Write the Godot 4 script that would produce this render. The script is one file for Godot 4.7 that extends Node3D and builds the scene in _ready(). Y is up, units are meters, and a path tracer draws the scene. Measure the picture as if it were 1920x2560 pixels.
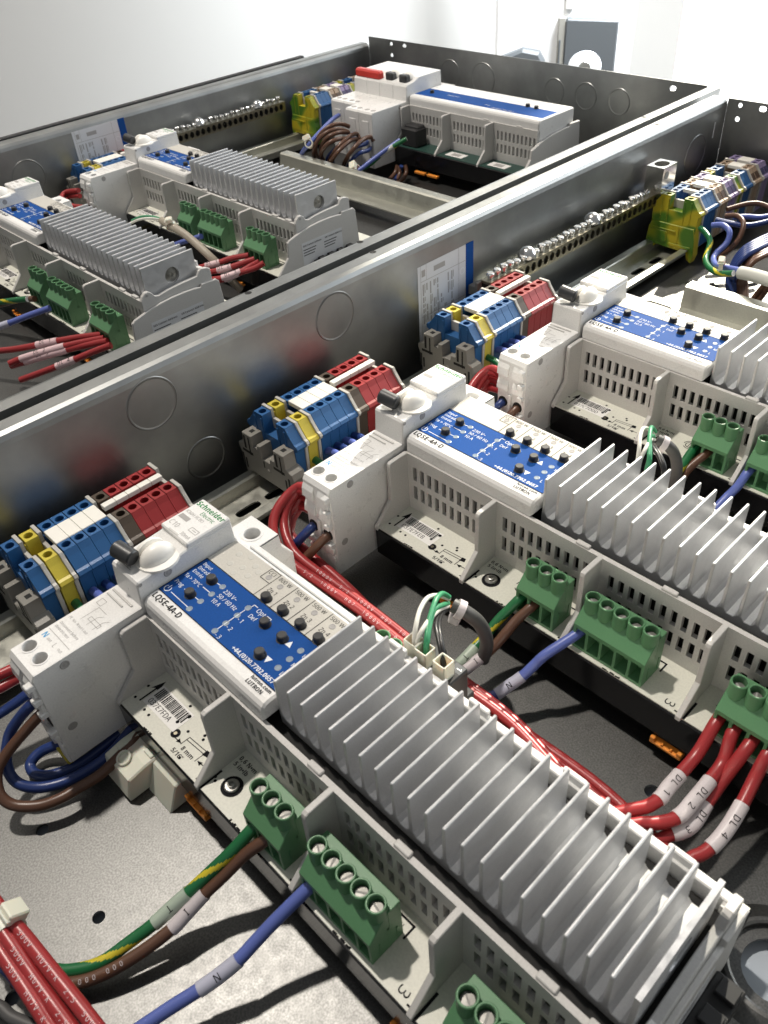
extends Node3D
# An open pair of galvanised distribution cabinets with DIN-rail dimmers. Builders work in millimetres
# (y = 0 is the top of the heat-sink fins, the wall rail runs along z); U turns them into metres.
const U := 0.001
var M := {}
var counts := {}

func V(x: float, y: float, z: float) -> Vector3:
	return Vector3(x, y, z)

# ---------------------------------------------------------------- mesh builder
class Mb:
	var v := PackedVector3Array()
	var n := PackedVector3Array()
	var c := PackedColorArray()
	var col := Color(1, 1, 1)
	func tri3(a: Vector3, b: Vector3, d: Vector3, na: Vector3, nb: Vector3, nd: Vector3) -> void:
		var g := (b - a).cross(d - a)
		if g.length_squared() < 1e-12:
			return
		if g.dot(na + nb + nd) > 0.0:
			v.append(a); v.append(d); v.append(b)
			n.append(na); n.append(nd); n.append(nb)
		else:
			v.append(a); v.append(b); v.append(d)
			n.append(na); n.append(nb); n.append(nd)
		c.append(col); c.append(col); c.append(col)
	func face(p: Array, hint: Vector3) -> void:
		var g: Vector3 = (p[1] - p[0]).cross(p[2] - p[0])
		if g.length_squared() < 1e-12 and p.size() > 3:
			g = (p[2] - p[0]).cross(p[3] - p[0])
		if g.length_squared() < 1e-12:
			return
		g = g.normalized()
		if g.dot(hint) < 0.0:
			g = -g
		for i in range(1, p.size() - 1):
			tri3(p[0], p[i], p[i + 1], g, g, g)
	func at(ax: int, p: Vector2, t: float) -> Vector3:
		if ax == 0:
			return Vector3(t, p.y, p.x)
		if ax == 1:
			return Vector3(p.x, t, p.y)
		return Vector3(p.x, p.y, t)
	func dirv(ax: int) -> Vector3:
		return [Vector3.RIGHT, Vector3.UP, Vector3.BACK][ax]
	# polygon extruded along an axis, its cap edges bevelled; edges listed in skip get no side
	func prism(poly: Array, ax: int, a: float, b: float, bv := 0.0, skip: Array = []) -> void:
		var k := poly.size()
		var area := 0.0
		for i in k:
			var p: Vector2 = poly[i]
			var q: Vector2 = poly[(i + 1) % k]
			area += p.x * q.y - q.x * p.y
		var sg := 1.0 if area > 0.0 else -1.0
		var en := []
		for i in k:
			var e: Vector2 = (poly[(i + 1) % k] - poly[i]).normalized()
			en.append(Vector2(e.y, -e.x) * sg)
		var ins := []
		for i in k:
			var n1: Vector2 = en[(i + k - 1) % k]
			var n2: Vector2 = en[i]
			ins.append(poly[i] - (n1 + n2) / maxf(0.35, 1.0 + n1.dot(n2)) * bv)
		for i in k:
			var j := (i + 1) % k
			if skip.has(i):
				continue
			var h := at(ax, en[i], 0.0)
			face([at(ax, poly[i], a + bv), at(ax, poly[j], a + bv), at(ax, poly[j], b - bv), at(ax, poly[i], b - bv)], h)
			if bv > 0.0:
				face([at(ax, poly[i], a + bv), at(ax, poly[j], a + bv), at(ax, ins[j], a), at(ax, ins[i], a)], h - dirv(ax))
				face([at(ax, poly[i], b - bv), at(ax, poly[j], b - bv), at(ax, ins[j], b), at(ax, ins[i], b)], h + dirv(ax))
		var flat := PackedVector2Array(ins)
		var t := Geometry2D.triangulate_polygon(flat)
		for i in range(0, t.size(), 3):
			face([at(ax, flat[t[i]], a), at(ax, flat[t[i + 1]], a), at(ax, flat[t[i + 2]], a)], -dirv(ax))
			face([at(ax, flat[t[i]], b), at(ax, flat[t[i + 1]], b), at(ax, flat[t[i + 2]], b)], dirv(ax))
	func box(x0: float, x1: float, y0: float, y1: float, z0: float, z1: float, bv := 0.0) -> void:
		if bv <= 0.0:
			prism([Vector2(x0, y0), Vector2(x1, y0), Vector2(x1, y1), Vector2(x0, y1)], 2, z0, z1)
		else:
			prism([Vector2(x0 + bv, y0), Vector2(x1 - bv, y0), Vector2(x1, y0 + bv), Vector2(x1, y1 - bv), Vector2(x1 - bv, y1), Vector2(x0 + bv, y1), Vector2(x0, y1 - bv), Vector2(x0, y0 + bv)], 2, z0, z1, bv)
	func rad(h: Dictionary, a: float) -> float:
		var p: float = h.get("p", 2.0)
		return pow(pow(absf(cos(a) / h.hx), p) + pow(absf(sin(a) / h.hy), p), -1.0 / p)
	# a rectangle u0..u1, v0..v1 between t0 and t1, pierced by holes {c, hx, hy, p}
	func sheet(ax: int, t0: float, t1: float, u0: float, u1: float, v0: float, v1: float, holes: Array, seg := 20, rim := true) -> void:
		var us := [u0, u1]
		var vs := [v0, v1]
		for h in holes:
			us.append(h.c.x - h.hx - 1.0); us.append(h.c.x + h.hx + 1.0)
			vs.append(h.c.y - h.hy - 1.0); vs.append(h.c.y + h.hy + 1.0)
		us = us.filter(func(q): return q >= u0 and q <= u1)
		vs = vs.filter(func(q): return q >= v0 and q <= v1)
		us.sort(); vs.sort()
		var done := {}
		for h in holes:
			var r0 := Vector2(maxf(u0, h.c.x - h.hx - 1.0), maxf(v0, h.c.y - h.hy - 1.0))
			var r1 := Vector2(minf(u1, h.c.x + h.hx + 1.0), minf(v1, h.c.y + h.hy + 1.0))
			for i in us.size() - 1:
				for j in vs.size() - 1:
					if us[i] >= r0.x - 1e-4 and us[i + 1] <= r1.x + 1e-4 and vs[j] >= r0.y - 1e-4 and vs[j + 1] <= r1.y + 1e-4:
						done[Vector2i(i, j)] = true
			var angs := []
			for k in seg:
				angs.append(TAU * k / seg - PI)
			for cx in [r0.x, r1.x]:
				for cy in [r0.y, r1.y]:
					angs.append((Vector2(cx, cy) - h.c).angle())
			angs.sort()
			for k in angs.size():
				var a0: float = angs[k]
				var a1: float = angs[(k + 1) % angs.size()]
				var ip := []
				var op := []
				for a in [a0, a1]:
					var d := Vector2(cos(a), sin(a))
					ip.append(h.c + d * rad(h, a))
					var tx := 1e9
					if absf(d.x) > 1e-6:
						tx = ((r1.x if d.x > 0 else r0.x) - h.c.x) / d.x
					var ty := 1e9
					if absf(d.y) > 1e-6:
						ty = ((r1.y if d.y > 0 else r0.y) - h.c.y) / d.y
					op.append(h.c + d * minf(tx, ty))
				face([at(ax, ip[0], t0), at(ax, op[0], t0), at(ax, op[1], t0), at(ax, ip[1], t0)], -dirv(ax))
				face([at(ax, ip[0], t1), at(ax, op[0], t1), at(ax, op[1], t1), at(ax, ip[1], t1)], dirv(ax))
				face([at(ax, ip[0], t0), at(ax, ip[1], t0), at(ax, ip[1], t1), at(ax, ip[0], t1)], at(ax, h.c - (ip[0] + ip[1]) * 0.5, 0.0))
		for i in us.size() - 1:
			for j in vs.size() - 1:
				if us[i + 1] - us[i] < 1e-5 or vs[j + 1] - vs[j] < 1e-5 or done.has(Vector2i(i, j)):
					continue
				var q := [Vector2(us[i], vs[j]), Vector2(us[i + 1], vs[j]), Vector2(us[i + 1], vs[j + 1]), Vector2(us[i], vs[j + 1])]
				face([at(ax, q[0], t0), at(ax, q[1], t0), at(ax, q[2], t0), at(ax, q[3], t0)], -dirv(ax))
				face([at(ax, q[0], t1), at(ax, q[1], t1), at(ax, q[2], t1), at(ax, q[3], t1)], dirv(ax))
		if rim:
			var cn := [Vector2(u0, v0), Vector2(u1, v0), Vector2(u1, v1), Vector2(u0, v1)]
			for i in 4:
				var j := (i + 1) % 4
				var e: Vector2 = cn[j] - cn[i]
				face([at(ax, cn[i], t0), at(ax, cn[j], t0), at(ax, cn[j], t1), at(ax, cn[i], t1)], at(ax, Vector2(e.y, -e.x), 0.0))
	# a slab cut into a grid of cells, those for which gap(i, j) holds left open
	func grid(ax: int, t0: float, t1: float, us: Array, vs: Array, gap: Callable) -> void:
		var nu := us.size() - 1
		var nv := vs.size() - 1
		for i in nu:
			for j in nv:
				if gap.call(i, j):
					continue
				var q := [Vector2(us[i], vs[j]), Vector2(us[i + 1], vs[j]), Vector2(us[i + 1], vs[j + 1]), Vector2(us[i], vs[j + 1])]
				face([at(ax, q[0], t0), at(ax, q[1], t0), at(ax, q[2], t0), at(ax, q[3], t0)], -dirv(ax))
				face([at(ax, q[0], t1), at(ax, q[1], t1), at(ax, q[2], t1), at(ax, q[3], t1)], dirv(ax))
				var nb := [Vector2i(i, j - 1), Vector2i(i + 1, j), Vector2i(i, j + 1), Vector2i(i - 1, j)]
				for k in 4:
					var m: Vector2i = nb[k]
					if m.x < 0 or m.y < 0 or m.x >= nu or m.y >= nv or gap.call(m.x, m.y):
						var e: Vector2 = q[(k + 1) % 4] - q[k]
						face([at(ax, q[k], t0), at(ax, q[(k + 1) % 4], t0), at(ax, q[(k + 1) % 4], t1), at(ax, q[k], t1)], at(ax, Vector2(e.y, -e.x), 0.0))
	func lathe(o: Vector3, d: Vector3, prof: Array, seg := 20, a0 := 0.0, a1 := TAU) -> void:
		d = d.normalized()
		var s := d.cross(Vector3.UP if absf(d.y) < 0.9 else Vector3.RIGHT).normalized()
		var t := d.cross(s)
		for i in prof.size() - 1:
			var p: Vector2 = prof[i]
			var q: Vector2 = prof[i + 1]
			var e := (q - p).normalized()
			for k in seg:
				var f0 := a0 + (a1 - a0) * k / seg
				var f1 := a0 + (a1 - a0) * (k + 1) / seg
				var r0 := s * cos(f0) + t * sin(f0)
				var r1 := s * cos(f1) + t * sin(f1)
				var n0 := r0 * e.y - d * e.x
				var n1 := r1 * e.y - d * e.x
				tri3(o + r0 * p.x + d * p.y, o + r1 * p.x + d * p.y, o + r1 * q.x + d * q.y, n0, n1, n1)
				tri3(o + r0 * p.x + d * p.y, o + r1 * q.x + d * q.y, o + r0 * q.x + d * q.y, n0, n1, n0)
	func ball(o: Vector3, r: Vector3, seg := 16, from := -1.0) -> void:
		var rows := 8
		for i in rows:
			for k in seg:
				var p := []
				var nn := []
				for q in [[i, k], [i + 1, k], [i + 1, k + 1], [i, k + 1]]:
					var la: float = lerpf(asin(from), PI / 2, float(q[0]) / rows)
					var lo: float = TAU * q[1] / seg
					var u := Vector3(cos(la) * cos(lo), sin(la), cos(la) * sin(lo))
					p.append(o + u * r)
					nn.append((u / r).normalized())
				tri3(p[0], p[1], p[2], nn[0], nn[1], nn[2])
				tri3(p[0], p[2], p[3], nn[0], nn[2], nn[3])
	static func spline(path: Array, step: float) -> Array:
		var out := []
		for i in path.size() - 1:
			var p0: Vector3 = path[maxi(i - 1, 0)]
			var p1: Vector3 = path[i]
			var p2: Vector3 = path[i + 1]
			var p3: Vector3 = path[mini(i + 2, path.size() - 1)]
			var k := maxi(1, int(ceil(p1.distance_to(p2) / step)))
			for j in k:
				out.append(p1.cubic_interpolate(p2, p0, p3, float(j) / k))
		out.append(path[-1])
		return out
	# smooth round tube; with stripe the colour changes along a helix
	func tube(pts: Array, r: float, seg := 12, stripe = null, caps := true) -> void:
		var k := pts.size()
		var rings := []
		var nrm := []
		var up := Vector3.ZERO
		var run := 0.0
		var cols := []
		for i in k:
			var d: Vector3 = (pts[mini(i + 1, k - 1)] - pts[maxi(i - 1, 0)]).normalized()
			if i == 0:
				up = d.cross(Vector3(0.3, 0.9, 0.2)).normalized()
			else:
				run += pts[i].distance_to(pts[i - 1])
				up = (up - d * up.dot(d)).normalized()
			var sd := d.cross(up)
			var ring := []
			var nr := []
			var cr := []
			for j in seg:
				var a := TAU * j / seg
				var u := up * cos(a) + sd * sin(a)
				ring.append(pts[i] + u * r)
				nr.append(u)
				if stripe != null:
					cr.append(stripe.call(run, a))
			rings.append(ring); nrm.append(nr); cols.append(cr)
			if caps and (i == 0 or i == k - 1):
				face(ring, -d if i == 0 else d)
		for i in k - 1:
			for j in seg:
				var m := (j + 1) % seg
				if stripe != null:
					col = cols[i][j]
				tri3(rings[i][j], rings[i + 1][j], rings[i + 1][m], nrm[i][j], nrm[i + 1][j], nrm[i + 1][m])
				tri3(rings[i][j], rings[i + 1][m], rings[i][m], nrm[i][j], nrm[i + 1][m], nrm[i][m])
		col = Color(1, 1, 1)
	func mesh() -> ArrayMesh:
		var arr := []
		arr.resize(Mesh.ARRAY_MAX)
		var sv := PackedVector3Array()
		sv.resize(v.size())
		for i in v.size():
			sv[i] = v[i] * 0.001
		arr[Mesh.ARRAY_VERTEX] = sv
		arr[Mesh.ARRAY_NORMAL] = n
		arr[Mesh.ARRAY_COLOR] = c
		var m := ArrayMesh.new()
		m.add_surface_from_arrays(Mesh.PRIMITIVE_TRIANGLES, arr)
		return m

# ---------------------------------------------------------------- scene helpers
func numbered(called: String) -> String:
	var k: int = counts.get(called, 0)
	counts[called] = k + 1
	return called if k == 0 else "%s_%03d" % [called, k]

func part(called: String, mb, m: Material, parent: Node) -> MeshInstance3D:
	var o := MeshInstance3D.new()
	o.name = called
	if mb is Mb:
		o.mesh = mb.mesh()
	else:
		o.mesh = mb
	o.material_override = m
	parent.add_child(o, true)
	if parent != self and parent.has_meta("off") and not (parent is MeshInstance3D):
		pass
	return o

func thing(called: String, label: String, category: String, group := "", at := Vector3.ZERO) -> Node3D:
	var o := Node3D.new()
	o.name = numbered(called)
	add_child(o)
	o.position = at * U
	tag(o, label, category, group)
	return o

func tag(o: Node, label: String, category: String, group := "") -> void:
	o.set_meta("label", label)
	o.set_meta("category", category)
	if group != "":
		o.set_meta("group", group)

func solo(called: String, mb: Mb, m: Material, label: String, category: String, group := "") -> MeshInstance3D:
	var o := MeshInstance3D.new()
	o.name = numbered(called)
	o.mesh = mb.mesh()
	o.material_override = m
	add_child(o)
	tag(o, label, category, group)
	return o

func dup(src: Node3D, called: String, at: Vector3, label: String) -> Node3D:
	var r: Node3D = src.duplicate()
	r.name = numbered(called)
	add_child(r)
	r.position = at * U
	r.set_meta("label", label)
	return r

var fonts := {}
func txt(mb: Mb, s: String, h: float, o: Vector3, right: Vector3, up: Vector3, bold := false, centre := false) -> void:
	if not fonts.has(bold):
		var f := SystemFont.new()
		f.font_names = PackedStringArray(["Droid Sans"])
		f.font_weight = 700 if bold else 400
		fonts[bold] = f
	var t := TextMesh.new()
	t.font = fonts[bold]
	t.font_size = 40
	t.pixel_size = 0.025
	t.depth = 0.0
	t.curve_step = 3.0
	t.text = s
	t.horizontal_alignment = HORIZONTAL_ALIGNMENT_CENTER if centre else HORIZONTAL_ALIGNMENT_LEFT
	t.vertical_alignment = VERTICAL_ALIGNMENT_CENTER
	if t.get_surface_count() == 0:
		return
	var a := t.surface_get_arrays(0)
	var vs: PackedVector3Array = a[Mesh.ARRAY_VERTEX]
	var ix = a[Mesh.ARRAY_INDEX]
	var nn := right.cross(up).normalized()
	var idx: Array = range(vs.size()) if ix == null else Array(ix)
	for i in range(0, idx.size() - 2, 3):
		var p := []
		for k in 3:
			var q: Vector3 = vs[idx[i + k]]
			p.append(o + (right * q.x + up * q.y) * h)
		mb.face(p, nn)

func seg2(mb: Mb, a: Vector2, b: Vector2, w: float, y: float) -> void:   # a printed line on a level surface
	var d := (b - a).normalized() * w * 0.5
	var s := Vector2(-d.y, d.x)
	mb.face([V(a.x + s.x, y, a.y + s.y), V(b.x + s.x, y, b.y + s.y), V(b.x - s.x, y, b.y - s.y), V(a.x - s.x, y, a.y - s.y)], Vector3.UP)

func lin(r: float, g: float, b: float) -> Color:
	return Color(r, g, b).linear_to_srgb()

var tex := {}
func noise_tex(key: String, kind: int, freq: float, lo: float, hi: float, seed_: int, oct := 4, size := 512) -> NoiseTexture2D:
	if tex.has(key):
		return tex[key]
	var f := FastNoiseLite.new()
	f.noise_type = kind
	f.frequency = freq
	f.seed = seed_
	f.fractal_octaves = oct
	if kind == FastNoiseLite.TYPE_CELLULAR:
		f.cellular_return_type = FastNoiseLite.RETURN_CELL_VALUE
		f.fractal_type = FastNoiseLite.FRACTAL_NONE
	var t := NoiseTexture2D.new()
	t.width = size
	t.height = size
	t.seamless = true
	t.noise = f
	var g := Gradient.new()
	g.set_color(0, Color(lo, lo, lo))
	g.set_color(1, Color(hi, hi, hi))
	t.color_ramp = g
	tex[key] = t
	return t

func mat(key: String, col: Color, rough: float, metal := 0.0, albedo: Texture2D = null, roughness: Texture2D = null, scale := 40.0) -> StandardMaterial3D:
	var m := StandardMaterial3D.new()
	m.resource_name = key
	m.albedo_color = col
	m.roughness = rough
	m.metallic = metal
	if albedo:
		m.albedo_texture = albedo
	if roughness:
		m.roughness_texture = roughness
		m.roughness_texture_channel = BaseMaterial3D.TEXTURE_CHANNEL_RED
	if albedo or roughness:
		m.uv1_triplanar = true
		m.uv1_world_triplanar = true
		m.uv1_scale = Vector3.ONE * scale
	M[key] = m
	return m

func make_materials() -> void:
	var grain := noise_tex("grain", FastNoiseLite.TYPE_SIMPLEX_SMOOTH, 0.09, 0.93, 1.0, 3, 4)
	var smear := noise_tex("smear", FastNoiseLite.TYPE_SIMPLEX_SMOOTH, 0.012, 0.55, 1.0, 5, 5)
	var dust := noise_tex("dust", FastNoiseLite.TYPE_SIMPLEX_SMOOTH, 0.02, 0.86, 1.0, 9, 5)
	var spangle := noise_tex("spangle", FastNoiseLite.TYPE_SIMPLEX_SMOOTH, 0.16, 0.70, 1.0, 11, 5)
	var fine := noise_tex("fine", FastNoiseLite.TYPE_SIMPLEX_SMOOTH, 0.11, 0.82, 1.0, 17, 5)
	var mottle := noise_tex("mottle", FastNoiseLite.TYPE_SIMPLEX_SMOOTH, 0.03, 0.86, 1.0, 19, 6)
	var patch := noise_tex("patch", FastNoiseLite.TYPE_SIMPLEX_SMOOTH, 0.01, 0.86, 1.0, 14, 4)
	mat("white", lin(0.81, 0.805, 0.79), 0.42, 0.0, grain, smear, 22.0)
	mat("case", lin(0.58, 0.57, 0.55), 0.5, 0.0, grain, null, 22.0)
	mat("greysticker", lin(0.55, 0.53, 0.48), 0.4, 0.0, grain, null, 22.0)
	mat("board", lin(0.70, 0.70, 0.62), 0.45, 0.0, grain, null, 18.0)
	mat("greenboard", lin(0.02, 0.055, 0.045), 0.4)
	mat("black", lin(0.008, 0.008, 0.009), 0.16)
	mat("blackmatte", lin(0.02, 0.02, 0.021), 0.55)
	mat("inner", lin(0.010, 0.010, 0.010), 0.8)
	mat("blue_label", lin(0.010, 0.070, 0.28), 0.6, 0.0, grain, null, 22.0)
	M["blue_label"].metallic_specular = 0.2
	mat("ink", lin(0.015, 0.015, 0.017), 0.6)
	mat("whiteink", lin(0.75, 0.77, 0.80), 0.6)
	mat("greyink", lin(0.36, 0.35, 0.34), 0.6)
	mat("greenink", lin(0.03, 0.22, 0.07), 0.6)
	mat("blueink", lin(0.10, 0.35, 0.62), 0.6)
	mat("led", lin(0.22, 0.27, 0.33), 0.3)
	mat("dimple", lin(0.48, 0.47, 0.43), 0.5)
	mat("fin", lin(0.68, 0.685, 0.695), 0.42, 0.62, grain, smear, 30.0)
	M["fin"].roughness = 0.56
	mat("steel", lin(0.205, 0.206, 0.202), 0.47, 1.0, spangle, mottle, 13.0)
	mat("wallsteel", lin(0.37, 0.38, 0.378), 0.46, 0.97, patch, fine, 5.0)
	mat("rail", lin(0.58, 0.58, 0.52), 0.5, 0.85, grain, smear, 14.0)
	mat("screw", lin(0.40, 0.395, 0.37), 0.34, 0.95)
	mat("brass", lin(0.34, 0.31, 0.235), 0.34, 0.97, grain, null, 30.0)
	mat("chrome", lin(0.74, 0.74, 0.73), 0.2, 0.98)
	mat("dullscrew", lin(0.27, 0.265, 0.25), 0.5, 0.9)
	mat("green", lin(0.10, 0.25, 0.12), 0.42, 0.0, grain, null, 30.0)
	mat("pocket", lin(0.02, 0.07, 0.03), 0.6)
	mat("blueterm", lin(0.018, 0.10, 0.27), 0.42, 0.0, grain, null, 30.0)
	mat("redterm", lin(0.30, 0.022, 0.024), 0.42, 0.0, grain, null, 30.0)
	mat("brownterm", lin(0.07, 0.05, 0.035), 0.45, 0.0, grain, null, 30.0)
	mat("tanterm", lin(0.42, 0.31, 0.22), 0.45, 0.0, grain, null, 30.0)
	mat("violetterm", lin(0.30, 0.24, 0.42), 0.45, 0.0, grain, null, 30.0)
	mat("greyterm", lin(0.25, 0.24, 0.215), 0.48, 0.0, grain, null, 30.0)
	mat("plateterm", lin(0.47, 0.455, 0.42), 0.48, 0.0, grain, null, 30.0)
	mat("yellowterm", lin(0.58, 0.48, 0.055), 0.42, 0.0, grain, null, 30.0)
	mat("marker", lin(0.78, 0.76, 0.70), 0.45)
	var gy := noise_tex("gymix", FastNoiseLite.TYPE_SIMPLEX_SMOOTH, 0.005, 0.0, 1.0, 23, 2)
	var gr := Gradient.new()
	gr.set_color(0, Color(0.30, 0.47, 0.14))
	gr.set_color(1, Color(0.72, 0.66, 0.16))
	gr.set_offset(0, 0.35)
	gr.set_offset(1, 0.62)
	gy.color_ramp = gr
	mat("gyterm", Color.WHITE, 0.42, 0.0, gy, null, 12.0)
	mat("w_red", lin(0.31, 0.027, 0.03), 0.33)
	mat("w_brown", lin(0.105, 0.05, 0.03), 0.36)
	mat("w_blue", lin(0.10, 0.14, 0.42), 0.36)
	mat("w_darkblue", lin(0.018, 0.04, 0.16), 0.34)
	mat("w_gy", Color.WHITE, 0.36)
	M["w_gy"].vertex_color_use_as_albedo = true
	mat("w_white", lin(0.70, 0.69, 0.63), 0.4)
	mat("w_green", lin(0.04, 0.26, 0.12), 0.4)
	mat("w_black", lin(0.014, 0.014, 0.015), 0.35)
	mat("w_grey", lin(0.075, 0.075, 0.075), 0.5)
	mat("w_beige", lin(0.34, 0.30, 0.24), 0.5)
	mat("w_pale", lin(0.55, 0.56, 0.52), 0.45)
	mat("sleeve", lin(0.62, 0.57, 0.59), 0.42, 0.0, grain, null, 30.0)
	mat("sleeve_blue", lin(0.46, 0.47, 0.58), 0.42)
	mat("sleeve_green", lin(0.38, 0.46, 0.38), 0.42)
	mat("sleeve_pink", lin(0.68, 0.50, 0.52), 0.42)
	mat("nylon", lin(0.72, 0.69, 0.58), 0.4)
	M["nylon"].subsurf_scatter_enabled = true
	M["nylon"].subsurf_scatter_strength = 0.15
	mat("orange", lin(0.80, 0.28, 0.04), 0.4)
	mat("knob", lin(0.85, 0.83, 0.78), 0.35)
	mat("lever", lin(0.03, 0.032, 0.035), 0.4)
	mat("redlever", lin(0.55, 0.04, 0.03), 0.4)
	mat("paper", lin(0.62, 0.63, 0.65), 0.55)
	mat("barcode", lin(0.80, 0.79, 0.77), 0.5)
	mat("paint", lin(0.30, 0.294, 0.285), 0.6)
	mat("floor", lin(0.62, 0.61, 0.58), 0.45, 0.0, dust, null, 0.8)
	mat("vanpaint", lin(0.82, 0.82, 0.82), 0.3)
	mat("vandark", lin(0.07, 0.076, 0.082), 0.45)
	mat("lens", lin(0.80, 0.82, 0.84), 0.25, 0.2)
	var day := mat("daylight", Color.WHITE, 1.0)
	day.emission_enabled = true
	day.emission = Color(1.0, 0.99, 0.97)
	day.emission_energy_multiplier = 1.4
	var lampm := mat("lampglow", Color.WHITE, 1.0)
	lampm.emission_enabled = true
	lampm.emission = Color(1.0, 0.9, 0.75)
	lampm.emission_energy_multiplier = 5.0
	mat("rubber", lin(0.015, 0.015, 0.017), 0.6)
	for k in ["ink", "whiteink", "greyink", "greenink", "blueink"]:
		M[k].metallic_specular = 0.15
		M[k].roughness = 0.85
	M["greysticker"].metallic_specular = 0.35
	M["black"].metallic_specular = 0.45
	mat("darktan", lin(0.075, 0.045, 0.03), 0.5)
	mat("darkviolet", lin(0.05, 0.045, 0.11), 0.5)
	mat("benchblue", lin(0.42, 0.47, 0.53), 0.6)

# ---------------------------------------------------------------- dimmer
const RT := Vector3.RIGHT
const FW := Vector3.FORWARD
const FIN_PITCH := 6.4

# green pluggable terminal: an open-fronted body with one collar and screw per way. x0 is the left side, s = 1 faces +z
func connector(t: Node3D, called: String, x0: float, ways: int, zc: float, s := 1.0) -> MeshInstance3D:
	var p := 6.1
	var w := p * ways
	var b := Mb.new()
	var z := func(q: float) -> float: return zc + s * (q - 18.7)
	b.box(x0, x0 + w, -48.0, -27.8, minf(z.call(12.6), z.call(17.6)), maxf(z.call(12.6), z.call(17.6)), 0.2)
	b.box(x0, x0 + w, -48.0, -36.0, minf(z.call(17.4), z.call(18.5)), maxf(z.call(17.4), z.call(18.5)))
	b.prism([Vector2(z.call(17.4), -28.0), Vector2(z.call(18.4), -28.0), Vector2(z.call(25.2), -35.6), Vector2(z.call(25.2), -37.4), Vector2(z.call(17.4), -37.4)], 0, x0, x0 + w, 0.25)
	b.box(x0 + 0.02, x0 + w - 0.02, -48.0, -46.6, minf(z.call(18.4), z.call(25.2)), maxf(z.call(18.4), z.call(25.2)), 0.15)
	for i in ways + 1:
		var xc := clampf(x0 + p * i, x0 + 0.6, x0 + w - 0.6)
		var za: float = z.call(18.4)
		var zb: float = z.call(25.1)
		b.prism([Vector2(za, -47.0), Vector2(zb, -47.0), Vector2(zb, -37.0), Vector2(za, -37.0)], 0, xc - 0.58, xc + 0.58, 0.1)
	for i in ways:
		b.lathe(V(x0 + p * (i + 0.5), -31.3, zc), Vector3.UP, [Vector2(3.1, 0), Vector2(3.1, 6.7), Vector2(2.85, 7.0), Vector2(2.55, 7.0), Vector2(2.35, 6.7), Vector2(2.35, 3.0), Vector2(0.0, 3.0)], 18)
	if s > 0.0:
		b.box(x0 + w - 0.01, x0 + w + 0.25, -46.0, -40.0, 14.6, 15.2)
		b.box(x0 + w - 0.01, x0 + w + 0.25, -46.5, -40.0, 21.6, 22.0)
	var o := part(called, b, M["green"], t)
	for i in ways:
		var sc := Mb.new()
		var a := 0.5 + 0.7 * i
		var c := V(x0 + p * (i + 0.5), -28.2, zc)
		sc.lathe(c, Vector3.UP, [Vector2(2.25, 0), Vector2(2.25, 0.8), Vector2(1.95, 1.1), Vector2(0, 1.2)], 14)
		part("screw", sc, M["dullscrew"], o)
		var sl := Mb.new()
		var d := V(cos(a), 0, sin(a))
		var e := V(-sin(a), 0, cos(a))
		var y := Vector3.UP * 1.24
		sl.face([c + y + d * 1.9 + e * 0.3, c + y - d * 1.9 + e * 0.3, c + y - d * 1.9 - e * 0.3, c + y + d * 1.9 - e * 0.3], Vector3.UP)
		part("screw_slot", sl, M["greyink"], o)
	return o

func vent_panel(t: Node3D, z0: float, z1: float, x0: float, x1: float, starts: Array, per: int) -> void:
	var us := [x0]
	for s in starts:
		for i in per:
			var q: float = s + i * 4.42
			if q + 2.4 < x1 - 1.0:
				us.append(q); us.append(q + 2.4)
	us.append(x1)
	var vs := [-48.0, -41.2, -33.9, -30.6, -23.2, -17.0]
	var b := Mb.new()
	b.grid(2, z0, z1, us, vs, func(i, j): return i % 2 == 1 and (j == 1 or j == 3))
	for x in [20.0, 57.0, 106.0, 121.0]:
		if x < x1 - 8.0:
			b.box(x, x + 6.0, -17.2, -15.9, z0 - 0.6, z1 - 0.3, 0.3)
	part("vent_panel", b, M["case"], t)

func partition(t: Node3D, xc: float) -> void:
	var b := Mb.new()
	b.prism([Vector2(6.3, -48.3), Vector2(6.3, -16.9), Vector2(16.2, -17.0), Vector2(17.4, -17.6), Vector2(17.8, -18.8), Vector2(17.9, -37.6), Vector2(27.7, -47.6), Vector2(27.7, -49.4), Vector2(26.2, -49.4), Vector2(25.8, -48.3)], 0, xc - 1.1, xc + 1.1, 0.25)
	part("partition", b, M["case"], t)

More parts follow.
